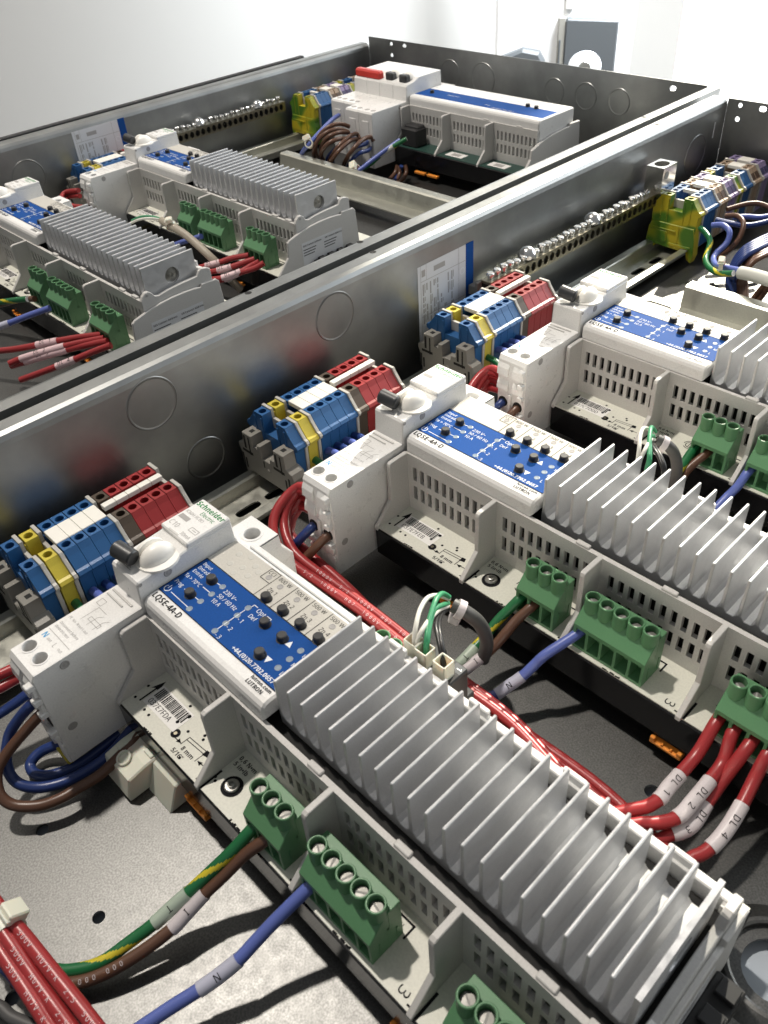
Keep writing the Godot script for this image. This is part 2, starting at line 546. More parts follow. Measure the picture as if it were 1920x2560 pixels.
func board_print(ink: Mb, full: bool) -> void:
	var y := -47.94
	seg2(ink, Vector2(-65.6, 21.4), Vector2(-65.6, 13.0), 0.75, y)
	ink.face([V(-65.6, y, 9.4), V(-63.7, y, 15.0), V(-65.6, y, 13.6), V(-67.5, y, 15.0)], Vector3.UP)
	# stripped-wire drawing
	seg2(ink, Vector2(-37.6, 17.6), Vector2(-28.0, 16.9), 0.3, y)
	seg2(ink, Vector2(-37.5, 18.9), Vector2(-28.0, 18.2), 0.3, y)
	seg2(ink, Vector2(-37.6, 17.4), Vector2(-37.7, 21.6), 0.3, y)
	ink.face([V(-28.4, y, 16.4), V(-26.6, y, 16.2), V(-25.8, y, 18.2), V(-28.4, y, 18.8)], Vector3.UP)
	seg2(ink, Vector2(-28.0, 18.4), Vector2(-28.1, 22.2), 0.3, y)
	for q in [[Vector2(-42.0, 21.4), Vector2(-37.9, 21.2), 1.0], [Vector2(-23.2, 21.0), Vector2(-27.4, 21.3), -1.0]]:
		seg2(ink, q[0], q[1], 0.35, y)
		ink.face([V(q[1].x, y, q[1].y), V(q[1].x - 2.0 * q[2], y, q[1].y - 0.9), V(q[1].x - 2.0 * q[2], y, q[1].y + 0.9)], Vector3.UP)
	txt(ink, "8 mm", 2.5, V(-36.2, y, 21.9), RT, FW, true)
	txt(ink, "5/16\"", 2.5, V(-38.4, y, 24.7), RT, FW, true)
	txt(ink, "0,6 N•m", 2.4, V(-17.4, y, 9.9), RT, FW, true)
	txt(ink, "5 in•lb", 2.4, V(-17.2, y, 12.6), RT, FW, true)
	for q in [Vector2(-69.0, 15.3), Vector2(-68.2, 21.6), Vector2(-60.5, 22.4), Vector2(-57.2, 22.6), Vector2(-34.2, 13.4), Vector2(-33.2, 14.8), Vector2(-40.2, 16.6), Vector2(-33.2, 25.0), Vector2(-17.6, 20.6), Vector2(-16.4, 21.6), Vector2(-49.0, 9.6)]:
		ink.lathe(V(q.x, y - 0.1, q.y), Vector3.UP, [Vector2(0.62, 0.1), Vector2(0.0, 0.1)], 8)
	# frames round the connectors
	for r in [[6.2, 27.4], [33.6, 66.6], [90.8, 118.6]]:
		seg2(ink, Vector2(r[0], 9.3), Vector2(r[1], 9.3), 0.7, y)
		seg2(ink, Vector2(r[1], 9.0), Vector2(r[1], 14.0), 0.7, y)
		seg2(ink, Vector2(r[0], 9.0), Vector2(r[0], 14.0), 0.7, y)
		var k: int = int(round((r[1] - r[0]) / 6.1)) - 1
		for i in range(1, k + 1):
			seg2(ink, Vector2(r[0] + 1.4 + i * 6.1, 9.6), Vector2(r[0] + 1.4 + i * 6.1, 12.0), 0.3, y)
	for i in 4:
		txt(ink, "H", 1.8, V(41.2 + 6.1 * i, y, 11.6), RT, FW)
	txt(ink, "N", 2.2, V(62.6, y, 11.6), RT, FW)
	txt(ink, "3", 5.2, V(76.6, y, 22.5), V(0, 0, 1), V(1, 0, 0))
	for k in 9:
		var a0 := -2.6 + k * 0.32
		seg2(ink, Vector2(91.0 + 2.2 * cos(a0), 15.2 + 2.2 * sin(a0)), Vector2(91.0 + 2.2 * cos(a0 + 0.34), 15.2 + 2.2 * sin(a0 + 0.34)), 0.4, y)
	seg2(ink, Vector2(91.4, 17.2), Vector2(95.2, 15.0), 0.4, y)
	if full:
		# torque mark: two arcs and a screw slot
		for k in 16:
			var a0 := TAU * k / 16.0
			for rr in [2.2, 3.3]:
				if rr > 3.0 and k % 8 > 5:
					continue
				seg2(ink, Vector2(2.2 + rr * cos(a0), 13.4 + rr * sin(a0)), Vector2(2.2 + rr * cos(a0 + 0.4), 13.4 + rr * sin(a0 + 0.4)), 0.4, y)
		seg2(ink, Vector2(1.7, 11.6), Vector2(1.7, 15.2), 0.3, y)
		seg2(ink, Vector2(2.7, 11.6), Vector2(2.7, 15.2), 0.3, y)
	# slots beside each partition foot
	for xc in [-19.5, 31.5, 82.0]:
		seg2(ink, Vector2(xc + 1.6, 17.6), Vector2(xc + 1.6, 27.0), 0.9, y)
		seg2(ink, Vector2(xc - 2.6, 25.6), Vector2(xc - 1.3, 25.6), 0.6, y)

func make_dimmer() -> Node3D:
	var t := thing("dimmer_module", "dimmer", "dimmer", "white rail-mounted dimmer modules")
	var b := Mb.new()
	b.box(-72.0, 134.0, -64.0, -48.5, -63.0, 27.6, 0.5)
	part("base_tray", b, M["black"], t)
	b = Mb.new()
	b.box(-71.4, 133.4, -48.6, -48.0, -62.4, 26.9)
	part("circuit_board", b, M["board"], t)
	b = Mb.new()
	board_print(b, true)
	part("board_printing", b, M["ink"], t)
	# the chipped dark edge of the board lacquer
	b = Mb.new()
	var rg := RandomNumberGenerator.new()
	rg.seed = 4
	for q in [[-54.0, -49.0], [-1.0, 4.0], [50.0, 57.0]]:
		var x: float = q[0]
		while x < q[1]:
			b.box(x, x + rg.randf_range(0.6, 1.6), -48.0, -47.95, 26.9 - rg.randf_range(0.2, 0.8), 27.0)
			x += rg.randf_range(0.7, 1.5)
	part("board_edge", b, M["ink"], t)
	b = Mb.new()
	b.lathe(V(-10.3, -48.0, 18.9), Vector3.UP, [Vector2(4.0, 0.08), Vector2(0, 0.1)], 24)
	part("solder_pad", b, M["ink"], t)
	b = Mb.new()
	b.lathe(V(-42.9, -48.0, 20.2), Vector3.UP, [Vector2(1.9, 0.08), Vector2(0, 0.1)], 16)
	part("solder_pad", b, M["ink"], t)
	b = Mb.new()
	b.lathe(V(-10.3, -48.0, 18.9), Vector3.UP, [Vector2(2.7, 0.1), Vector2(2.7, 0.7), Vector2(2.3, 1.0), Vector2(1.3, 1.0), Vector2(1.3, 1.6), Vector2(0.9, 1.7), Vector2(0.8, 0.8), Vector2(0, 0.8)], 20)
	part("board_screw", b, M["screw"], t)
	b = Mb.new()
	b.lathe(V(-42.9, -48.0, 20.2), Vector3.UP, [Vector2(0.7, 0.1), Vector2(0.7, 0.25), Vector2(0, 0.25)], 12)
	part("solder_dot", b, M["brass"], t)
	vent_panel(t, 4.6, 6.6, -71.0, 132.0, [-66.8, -15.0, 36.2, 87.0], 11)
	b = Mb.new()
	b.box(-71.0, 132.0, -48.0, -17.0, -44.2, -42.2, 0.4)
	b.box(-71.0, 132.0, -17.2, -15.4, -44.4, -41.6, 0.4)
	for x in [6.0, 42.0, 78.0, 112.0]:
		b.box(x, x + 8.0, -15.8, -12.2, -44.2, -42.4, 0.4)
	part("rear_panel", b, M["white"], t)
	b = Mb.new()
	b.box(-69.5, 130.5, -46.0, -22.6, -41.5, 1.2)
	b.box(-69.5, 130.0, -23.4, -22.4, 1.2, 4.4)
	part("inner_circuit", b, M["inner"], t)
	for x in [-70.9, -19.5, 31.5, 82.0]:
		partition(t, x)
	# end cover, two layers with arched tops
	b = Mb.new()
	b.prism([Vector2(6.6, -48.0), Vector2(6.6, -17.0), Vector2(5.0, -14.4), Vector2(3.0, -12.8), Vector2(0.6, -12.6), Vector2(-1.2, -14.0), Vector2(-3.0, -16.6), Vector2(-5.5, -17.4), Vector2(-12.0, -16.4), Vector2(-20.0, -15.8), Vector2(-30.0, -15.6), Vector2(-34.0, -15.4), Vector2(-36.0, -12.8), Vector2(-38.0, -11.8), Vector2(-42.0, -12.6), Vector2(-44.2, -14.0), Vector2(-44.2, -48.0)], 0, 130.6, 133.2, 0.3)
	b.box(129.4, 131.0, -20.0, -16.5, -42.5, -40.0)
	var ec := part("end_cover", b, M["case"], t)
	b = Mb.new()
	b.lathe(V(133.15, -14.6, 2.0), RT, [Vector2(0.9, 0), Vector2(0.8, 0.2), Vector2(0, 0.2)], 12)
	part("cover_pin", b, M["greyink"], ec)
	b = Mb.new()
	b.prism([Vector2(27.4, -64.0), Vector2(27.4, -47.0), Vector2(17.6, -37.0), Vector2(16.6, -26.8), Vector2(14.5, -25.4), Vector2(5.0, -23.0), Vector2(-4.0, -21.5), Vector2(-13.0, -20.8), Vector2(-22.0, -20.8), Vector2(-30.0, -21.2), Vector2(-34.0, -22.0), Vector2(-35.0, -20.4), Vector2(-46.0, -21.0), Vector2(-47.8, -23.0), Vector2(-49.5, -46.0), Vector2(-52.0, -64.0)], 0, 133.1, 135.0, 0.4)
	part("end_plate", b, M["case"], t)
	b = Mb.new()
	b.box(134.9, 135.1, -47.0, -31.0, -33.0, 5.0)
	part("address_label", b, M["paper"], t)
	b = Mb.new()
	txt(b, "EEA Contact Address", 1.75, V(135.14, -33.4, 4.0), V(0, 0, -1), Vector3.UP, true)
	txt(b, "UK Contact Address", 1.75, V(135.14, -33.4, -16.4), V(0, 0, -1), Vector3.UP, true)
	for k in 3:
		for q in [4.0, -15.4]:
			b.face([V(135.14, -36.0 - k * 1.9, q), V(135.14, -36.0 - k * 1.9, q - 12.0 + k), V(135.14, -36.6 - k * 1.9, q - 12.0 + k), V(135.14, -36.6 - k * 1.9, q)], RT)
	part("label_printing", b, M["ink"], t)
	b = Mb.new()
	b.box(135.0, 143.5, -58.0, -46.0, -40.0, -4.0, 0.5)
	for k in 4:
		b.box(137.0, 142.8, -46.4, -43.8, -38.5 + k * 9.0, -33.4 + k * 9.0, 0.3)
	part("link_socket", b, M["blackmatte"], t)
	# white top cover with its stickers
	b = Mb.new()
	b.prism([Vector2(-38.0, -17.0), Vector2(-38.0, -10.2), Vector2(-37.0, -9.2), Vector2(-36.6, -9.0), Vector2(2.2, -9.0), Vector2(3.8, -9.4), Vector2(4.9, -10.4), Vector2(5.4, -11.8), Vector2(5.6, -16.6)], 0, -71.6, -1.6, 0.8)
	part("top_cover", b, M["white"], t)
	b = Mb.new()
	b.box(-70.9, -1.9, -9.02, -8.93, -36.4, -23.0)
	part("grey_sticker", b, M["greysticker"], t)
	b = Mb.new()
	b.box(-70.9, -1.9, -9.02, -8.92, -22.8, -1.5)
	part("blue_sticker", b, M["blue_label"], t)
	b = Mb.new()
	var yb := -8.86
	var edge := [Vector2(-70.9, -23.0), Vector2(-1.9, -23.0), Vector2(-1.9, -1.4), Vector2(-70.9, -1.4)]
	for i in 4:
		seg2(b, edge[i], edge[(i + 1) % 4], 0.35, yb)
	for x in [-42.4, -33.0, -23.6, -14.1]:
		seg2(b, Vector2(x, -36.3), Vector2(x, -23.0), 0.28, yb)
	var cci := [Vector2(-47.8, -36.0), Vector2(-42.4, -36.0), Vector2(-42.4, -30.4), Vector2(-47.8, -30.4)]
	for i in 4:
		seg2(b, cci[i], cci[(i + 1) % 4], 0.28, yb)
	txt(b, "CCI", 2.3, V(-47.2, yb, -34.4), RT, FW)
	for i in 4:
		txt(b, "800 W" if i == 0 else "500 W", 2.4, V(-41.6 + 9.42 * i, yb, -34.6), RT, FW)
		txt(b, "Zn %d" % (i + 1), 2.5, V(-40.8 + 9.42 * i, yb, -28.6), RT, FW)
	txt(b, "LQSE-4A-D", 3.5, V(-70.3, yb, 1.0), RT, FW, true)
	txt(b, "lutron.com", 1.9, V(-13.6, yb, -0.2), RT, FW, true)
	txt(b, "LUTRON", 2.1, V(-13.8, yb, 1.9), RT, FW, true)
	part("black_lettering", b, M["ink"], t)
	b = Mb.new()
	txt(b, "Input", 2.1, V(-69.4, yb, -20.6), RT, FW)
	txt(b, "Entrada", 2.1, V(-69.4, yb, -18.2), RT, FW)
	txt(b, "Entrée", 2.1, V(-69.4, yb, -15.8), RT, FW)
	txt(b, "Ta > 70°C", 2.3, V(-70.0, yb, -12.6), RT, FW)
	txt(b, "Prog", 2.3, V(-70.0, yb, -8.3), RT, FW)
	txt(b, "230 V~", 2.4, V(-51.8, yb, -17.2), RT, FW)
	txt(b, "50 / 60 Hz", 2.4, V(-51.8, yb, -14.4), RT, FW)
	txt(b, "10 A", 2.4, V(-51.8, yb, -11.6), RT, FW)
	txt(b, "Opt", 2.6, V(-35.3, yb, -19.4), RT, FW)
	txt(b, "Def", 2.4, V(-35.6, yb, -16.0), RT, FW)
	for i in 3:
		txt(b, "- %d" % (i + 1), 2.4, V(-37.2, yb, -12.4 + 4.8 * i), RT, FW)
	txt(b, "+44.(0)20.7702.0657", 2.4, V(-28.2, yb, -3.3), RT, FW, true)
	txt(b, "H", 2.2, V(-7.6, yb, -17.0), RT, FW)
	txt(b, "M", 2.2, V(-7.6, yb, -12.2), RT, FW)
	txt(b, "L", 2.4, V(-7.6, yb, -7.4), RT, FW)
	seg2(b, Vector2(-57.4, -17.6), Vector2(-55.2, -17.8), 0.3, yb)
	seg2(b, Vector2(-59.4, -13.0), Vector2(-55.2, -13.0), 0.3, yb)
	seg2(b, Vector2(-63.6, -7.8), Vector2(-61.6, -7.8), 0.3, yb)
	seg2(b, Vector2(-57.2, -8.0), Vector2(-55.2, -8.1), 0.3, yb)
	seg2(b, Vector2(-66.0, -3.6), Vector2(-55.2, -3.4), 0.3, yb)
	seg2(b, Vector2(-38.6, -16.6), Vector2(-38.6, -4.6), 0.3, yb)
	seg2(b, Vector2(-38.0, -20.2), Vector2(-36.0, -20.2), 0.3, yb)
	seg2(b, Vector2(-38.0, -20.2), Vector2(-38.0, -18.8), 0.3, yb)
	seg2(b, Vector2(-30.4, -19.9), Vector2(-28.0, -19.9), 0.3, yb)
	seg2(b, Vector2(-28.0, -19.9), Vector2(-28.0, -18.8), 0.3, yb)
	b.face([V(-14.8, yb, -18.6), V(-13.4, yb, -16.0), V(-16.2, yb, -16.0)], Vector3.UP)
	b.face([V(-15.0, yb, -6.4), V(-13.6, yb, -9.0), V(-16.4, yb, -9.0)], Vector3.UP)
	for k in 12:
		var a0 := -PI / 2 + 0.6 + (TAU - 1.2) * k / 12.0
		var a1 := -PI / 2 + 0.6 + (TAU - 1.2) * (k + 1) / 12.0
		seg2(b, Vector2(-68.6 + 1.4 * cos(a0), -3.9 + 1.4 * sin(a0)), Vector2(-68.6 + 1.4 * cos(a1), -3.9 + 1.4 * sin(a1)), 0.3, yb)
	seg2(b, Vector2(-68.6, -5.8), Vector2(-68.6, -3.9), 0.3, yb)
	part("white_lettering", b, M["whiteink"], t)
	var btn := Mb.new()
	btn.lathe(Vector3.ZERO, Vector3.UP, [Vector2(2.3, 0), Vector2(2.25, 0.15), Vector2(2.0, 0.2), Vector2(1.85, 2.2), Vector2(1.5, 2.5), Vector2(0, 2.5)], 18)
	var bm := btn.mesh()
	for q in [Vector2(-59.3, -17.0), Vector2(-59.4, -7.5), Vector2(-37.2, -24.9), Vector2(-27.9, -24.9), Vector2(-18.4, -24.9), Vector2(-8.8, -24.9), Vector2(-27.9, -17.0), Vector2(-18.3, -16.9), Vector2(-18.4, -7.4)]:
		part("button", bm, M["blackmatte"], t).position = V(q.x, -8.93, q.y) * U
	var ledm := Mb.new()
	ledm.lathe(Vector3.ZERO, Vector3.UP, [Vector2(1.25, 0), Vector2(1.25, 0.06), Vector2(1.0, 0.14), Vector2(0.85, 0.05), Vector2(0, 0.03)], 14)
	var lm := ledm.mesh()
	for q in [Vector2(-54, -17.9), Vector2(-54, -13.0), Vector2(-54, -8.2), Vector2(-54, -3.4), Vector2(-38.6, -17.8), Vector2(-38.6, -13.0), Vector2(-38.6, -8.1), Vector2(-38.6, -3.4), Vector2(-9.8, -17.8), Vector2(-9.8, -13.0), Vector2(-9.8, -8.1), Vector2(-45.1, -32.3), Vector2(-38.2, -32.1), Vector2(-28.7, -32.1), Vector2(-19.3, -32.1), Vector2(-9.9, -32.1)]:
		part("indicator_window", lm, M["led"] if q.y > -23.0 else M["greyink"], t).position = V(q.x, -8.92, q.y) * U
	# heat sink
	b = Mb.new()
	var pr := [Vector2(-1.0, -22.0), Vector2(128.9, -22.0)]
	for i in range(20, -1, -1):
		var x := i * FIN_PITCH
		if i < 20:
			pr.append(Vector2(x + 4.4, -18.6))
			pr.append(Vector2(x + 2.0, -18.6))
		pr.append(Vector2(x + 0.7 if i < 20 else 128.9, -17.0))
		pr.append(Vector2(x - 0.7 if i > 0 else -1.0, -17.0))
		if i > 0:
			pr.append(Vector2(x - 2.0, -18.6))
	var clean := [pr[0]]
	for q in pr:
		if clean[-1].distance_to(q) > 0.05:
			clean.append(q)
	b.prism(clean, 2, -37.0, -0.3, 0.2)
	var hs := part("heat_sink", b, M["fin"], t)
	var fin := Mb.new()
	fin.prism([Vector2(-0.72, -17.2), Vector2(0.72, -17.2), Vector2(0.55, -0.5), Vector2(0.38, -0.1), Vector2(0.0, 0.0), Vector2(-0.38, -0.1), Vector2(-0.55, -0.5)], 2, -37.0, 0.0, 0.3)
	var fm := fin.mesh()
	for i in 20:
		part("fin", fm, M["fin"], hs).position = V(i * FIN_PITCH, 0, 0) * U
	b = Mb.new()
	b.sheet(0, 127.4, 128.9, -37.0, 0.0, -17.2, 0.0, [{"c": Vector2(-19.8, -10.6), "hx": 4.9, "hy": 4.9}], 28)
	part("fin", b, M["fin"], hs)
	b = Mb.new()
	b.lathe(V(127.5, -10.6, -19.8), RT, [Vector2(4.85, 0.0), Vector2(1.5, 0.5), Vector2(0, 0.3)], 20)
	part("sink_screw", b, M["screw"], hs)
	connector(t, "green_connector", 7.4, 3, 18.7)
	connector(t, "green_connector", 34.9, 5, 18.7)
	connector(t, "green_connector", 92.3, 4, 18.7)
	b = Mb.new()
	for x in [-31.0, 74.6]:
		b.box(x, x + 12.6, -68.2, -66.9, 25.5, 29.0, 0.25)
		b.box(x, x + 1.8, -67.0, -64.8, 27.4, 29.0, 0.25)
		b.box(x + 10.8, x + 12.6, -67.0, -64.8, 27.4, 29.0, 0.25)
		b.box(x + 4.4, x + 5.0, -67.0, -66.0, 27.6, 28.8)
		b.box(x + 8.0, x + 8.6, -67.0, -66.0, 27.6, 28.8)
		part("release_clip", b, M["orange"], t)
		b = Mb.new()
	return t

func serial_sticker(t: Node3D, code: String) -> void:
	var b := Mb.new()
	b.box(-64.6, -44.2, -48.0, -47.9, 11.0, 20.6)
	var o := part("serial_sticker", b, M["barcode"], t)
	b = Mb.new()
	var rg := RandomNumberGenerator.new()
	rg.seed = code.hash()
	var x := -63.4
	while x < -45.6:
		var w := rg.randf_range(0.18, 0.62)
		b.face([V(x, -47.84, 11.8), V(x + w, -47.84, 11.8), V(x + w, -47.84, 16.4), V(x, -47.84, 16.4)], Vector3.UP)
		x += w + rg.randf_range(0.18, 0.5)
	txt(b, code, 3.1, V(-63.2, -47.84, 18.4), RT, FW)
	b.lathe(V(-45.2, -47.98, 12.6), Vector3.UP, [Vector2(0.8, 0.14), Vector2(0, 0.14)], 10)
	b.lathe(V(-46.6, -47.98, 16.9), Vector3.UP, [Vector2(0.7, 0.14), Vector2(0, 0.14)], 10)
	part("sticker_printing", b, M["ink"], o)

# ---------------------------------------------------------------- breaker with a residual-current unit
func make_rcbo() -> Node3D:
	var t := thing("circuit_breaker", "breaker", "circuit breaker", "white single-pole circuit breakers beside the dimmers")
	var xa := -90.0
	var xb := -72.25
	var b := Mb.new()
	b.prism([Vector2(50.6, -63.4), Vector2(50.4, -16.0), Vector2(49.0, -14.0), Vector2(6.2, -14.0), Vector2(5.4, -3.4), Vector2(4.6, -2.5), Vector2(-16.6, -1.2), Vector2(-17.2, -0.9), Vector2(-37.0, -0.9), Vector2(-37.3, -8.6), Vector2(-41.0, -18.5), Vector2(-41.0, -63.4)], 0, xa, xb, 0.5, [2])
	# the level shoulder, pierced by the two terminal holes
	b.sheet(1, -14.6, -14.0, xa + 0.5, xb - 0.5, 6.2, 49.0, [{"c": Vector2(-86.3, 43.6), "hx": 2.7, "hy": 2.7}, {"c": Vector2(-78.2, 43.6), "hx": 2.7, "hy": 2.7}], 22, false)
	b.box(xa, xa + 0.5, -14.5, -14.05, 6.2, 49.0)
	b.box(xb - 0.5, xb, -14.5, -14.05, 6.2, 49.0)
	for x in [-86.3, -78.2]:
		b.lathe(V(x, -14.3, 43.6), Vector3.UP, [Vector2(3.3, 0.3), Vector2(3.3, 0.5), Vector2(2.75, 0.55), Vector2(2.6, 0.2), Vector2(2.55, -0.4)], 22)
	part("housing", b, M["white"], t)
	for x in [-86.3, -78.2]:
		b = Mb.new()
		b.lathe(V(x, -14.3, 43.6), Vector3.UP, [Vector2(2.6, 0.1), Vector2(2.45, -7.0), Vector2(0.0, -7.0)], 20)
		var th := part("terminal_hole", b, M["white"], t)
		b = Mb.new()
		b.lathe(V(x, -20.8, 43.6), Vector3.UP, [Vector2(1.9, 0), Vector2(1.9, 0.5), Vector2(0, 0.7)], 14)
		part("terminal_screw", b, M["screw"], th)
	b = Mb.new()
	# raised inspection cap, with the maker's print
	b.box(xa + 0.05, xb - 0.05, -1.0, 1.3, -37.0, -17.2, 0.5)
	part("front_cap", b, M["white"], t)
	b = Mb.new()
	txt(b, "Schneider", 3.5, V(-89.2, 1.36, -34.3), RT, FW, true)
	txt(b, "Electric", 2.6, V(-83.0, 1.36, -31.2), RT, FW)
	part("green_lettering", b, M["greenink"], t)
	b = Mb.new()
	txt(b, "iC60H RCBO", 2.0, V(-88.8, 1.36, -28.6), RT, FW)
	txt(b, "C10", 3.2, V(-88.6, 1.36, -21.0), RT, FW)
	txt(b, "30mA", 2.2, V(-79.6, 1.36, -19.6), RT, FW)
	b.face([V(-88.6, 1.36, -26.6), V(-83.0, 1.36, -26.6), V(-83.0, 1.36, -24.4), V(-88.6, 1.36, -24.4)], Vector3.UP)
	for q in [[-78.6, -24.2, -74.0, -24.2], [-78.6, -22.2, -74.0, -22.2], [-78.6, -24.2, -78.6, -22.2], [-74.0, -24.2, -74.0, -22.2], [-77.4, -23.2, -75.0, -23.2]]:
		seg2(b, Vector2(q[0], q[1]), Vector2(q[2], q[3]), 0.25, 1.36)
	# circuit drawing and notes on the shoulder
	var y := -13.94
	txt(b, "out", 1.7, V(-85.0, y, 37.2), RT, FW)
	txt(b, "L", 2.8, V(-80.6, y, 37.2), RT, FW)
	txt(b, "out", 1.7, V(-77.4, y, 37.2), RT, FW)
	txt(b, "Disconnect before", 1.55, V(-88.6, y, 30.2), RT, FW)
	txt(b, "dielectric test", 1.55, V(-88.6, y, 32.2), RT, FW)
	txt(b, "PE  Nin  N out L out", 1.45, V(-88.6, y, 26.6), RT, FW)
	seg2(b, Vector2(-88.8, 34.6), Vector2(-74.0, 34.6), 0.22, y)
	for q in [[-84.4, 24.6, -84.4, 17.0], [-80.2, 24.6, -80.2, 20.0], [-76.4, 24.6, -76.4, 20.0], [-84.4, 17.0, -79.0, 17.0], [-80.2, 20.0, -78.6, 18.2], [-76.4, 20.0, -74.8, 18.2], [-82.4, 22.8, -75.4, 22.8], [-82.4, 21.2, -75.4, 21.2], [-82.4, 22.8, -82.4, 21.2], [-75.4, 22.8, -75.4, 21.2], [-87.6, 16.4, -84.6, 16.4], [-87.6, 13.6, -84.6, 13.6], [-87.6, 16.4, -87.6, 13.6], [-84.6, 16.4, -84.6, 13.6]]:
		seg2(b, Vector2(q[0], q[1]), Vector2(q[2], q[3]), 0.2, y)
	for k in 3:
		b.face([V(-88.6, -2.2 - 0.0, 1.0 + k * 0.9), V(-82.0 + k, -2.2, 1.0 + k * 0.9), V(-82.0 + k, -2.2, 1.3 + k * 0.9), V(-88.6, -2.2, 1.3 + k * 0.9)], Vector3.UP)
	part("grey_lettering", b, M["greyink"], t)
	b = Mb.new()
	txt(b, "N", 3.2, V(-88.4, y, 37.0), RT, FW, true)
	part("blue_lettering", b, M["blueink"], t)
	b = Mb.new()
	b.box(-88.8, -75.5, -14.02, -13.6, 8.0, 9.0, 0.15)
	part("label_slot", b, M["case"], t)
	b = Mb.new()
	b.box(-88.8, -78.0, -14.02, -13.6, 10.6, 11.4, 0.15)
	part("label_slot", b, M["case"], t)
	b = Mb.new()
	b.box(-85.0, -79.0, 1.25, 1.42, -18.4, -17.6)
	part("label_slot", b, M["case"], t)
	# rocker and lever
	b = Mb.new()
	b.ball(V(-77.6, -2.2, -7.4), V(4.6, 6.6, 7.4), 24, 0.0)
	b.lathe(V(-77.8, -2.4, -7.4), Vector3.UP, [Vector2(8.2, 0.0), Vector2(8.0, 1.0), Vector2(5.0, 1.2)], 28)
	b.lathe(V(-83.6, -2.6, -7.2), Vector3.RIGHT, [Vector2(6.0, 0.0), Vector2(6.6, 0.6), Vector2(6.6, 2.0), Vector2(5.6, 2.4), Vector2(0.0, 2.4)], 24)
	part("toggle_knob", b, M["knob"], t)
	b = Mb.new()
	b.lathe(V(-80.0, 1.8, 0.6), V(-8.4, 1.6, 1.9), [Vector2(0, -0.4), Vector2(2.8, -0.2), Vector2(3.3, 0.4), Vector2(3.4, 8.2), Vector2(2.6, 9.0), Vector2(0, 9.2)], 20)
	part("toggle_lever", b, M["lever"], t)
	b = Mb.new()
	for q in [[-5.7, -7.2, 1.8], [-3.9, 4.2, 0.9], [-17.2, 38.4, 1.9], [-46.0, 45.0, 1.9]]:
		b = Mb.new()
		b.lathe(V(xb - 0.02, q[0], q[1]), RT, [Vector2(q[2], 0), Vector2(q[2] * 0.86, 0.22), Vector2(q[2] * 0.5, 0.12), Vector2(0, 0.2)], 18)
		part("rivet", b, M["greyink"], t)
	b = Mb.new()
	# embossed symbol on the side
	for q in [[-22.0, 32.0, -27.0, 32.6], [-24.0, 29.0, -24.0, 35.0], [-30.0, 31.5, -35.0, 32.2], [-33.0, 34.0, -36.0, 38.0]]:
		b.box(xb - 0.05, xb + 0.08, minf(q[0], q[2]) - 0.25, maxf(q[0], q[2]) + 0.25, minf(q[1], q[3]) - 0.25, maxf(q[1], q[3]) + 0.25)
	part("side_emboss", b, M["white"], t)
	# front face: ribbed, with two wire entries
	b = Mb.new()
	for r in [[-24.5, -17.5], [-33.0, -27.0]]:
		b.prism([Vector2(50.4, r[0]), Vector2(52.0, r[0] + 0.6), Vector2(51.6, r[1] - 2.4), Vector2(50.4, r[1])], 0, -89.6, -82.6, 0.2)
		b.prism([Vector2(50.4, r[0]), Vector2(52.0, r[0] + 0.6), Vector2(51.6, r[1] - 2.4), Vector2(50.4, r[1])], 0, -79.8, -72.6, 0.2)
	b.box(-89.8, -72.4, -50.0, -46.5, 50.4, 52.2, 0.4)
	b.box(-89.8, -84.4, -63.2, -52.0, 50.4, 51.6, 0.4)
	b.box(-78.0, -72.4, -63.2, -52.0, 50.4, 51.6, 0.4)
	b.box(-82.2, -80.2, -46.5, -34.5, 50.4, 51.8, 0.3)
	for q in [-18.6, -26.4, -33.6, -44.6]:
		b.box(-75.4, -72.35, q - 1.6, q + 1.0, 50.0, 53.2, 0.3)
	part("front_rib", b, M["white"], t)
	for x in [-86.0, -76.4]:
		b = Mb.new()
		b.lathe(V(x, -40.5, 50.4), Vector3.BACK, [Vector2(3.0, 0.0), Vector2(2.9, 0.35), Vector2(0, 0.38)], 18)
		part("wire_entry", b, M["inner"], t)
	# rear terminal block with one screw well
	b = Mb.new()
	b.prism([Vector2(-41.0, -63.0), Vector2(-41.0, -18.4), Vector2(-55.5, -18.4), Vector2(-56.0, -25.0), Vector2(-61.0, -32.0), Vector2(-61.0, -63.0)], 0, -88.6, -70.2, 0.4, [1])
	b.sheet(1, -18.9, -18.4, -88.2, -70.6, -55.4, -41.0, [{"c": Vector2(-78.6, -48.4), "hx": 3.5, "hy": 3.5}], 22, false)
	b.lathe(V(-78.6, -18.6, -48.4), Vector3.UP, [Vector2(4.6, 0.2), Vector2(4.5, 0.5), Vector2(3.6, 0.6), Vector2(3.4, 0.2), Vector2(3.3, -6.0), Vector2(0, -6.0)], 22)
	var rb := part("rear_block", b, M["white"], t)
	b = Mb.new()
	b.lathe(V(-78.6, -24.2, -48.4), Vector3.UP, [Vector2(2.6, 0), Vector2(2.6, 0.8), Vector2(0, 1.0)], 14)
	part("terminal_screw", b, M["greyink"], rb)
	b = Mb.new()
	b.box(-86.0, -76.0, -68.0, -65.0, 40.0, 52.0, 0.5)
	b.box(-84.0, -78.0, -65.2, -63.4, 40.0, 47.0, 0.3)
	part("rail_latch", b, M["yellowterm"], t)
	return t

# ---------------------------------------------------------------- rail terminals (x across the rail, z along it, y = 0 at the top)
const TERM := [[5.4, 0.0], [12.6, 0.0], [14.2, -2.6], [18.2, -7.6], [19.7, -8.0], [20.6, -9.4], [20.0, -11.0], [18.5, -11.6], [18.2, -20.0], [17.6, -36.0]]

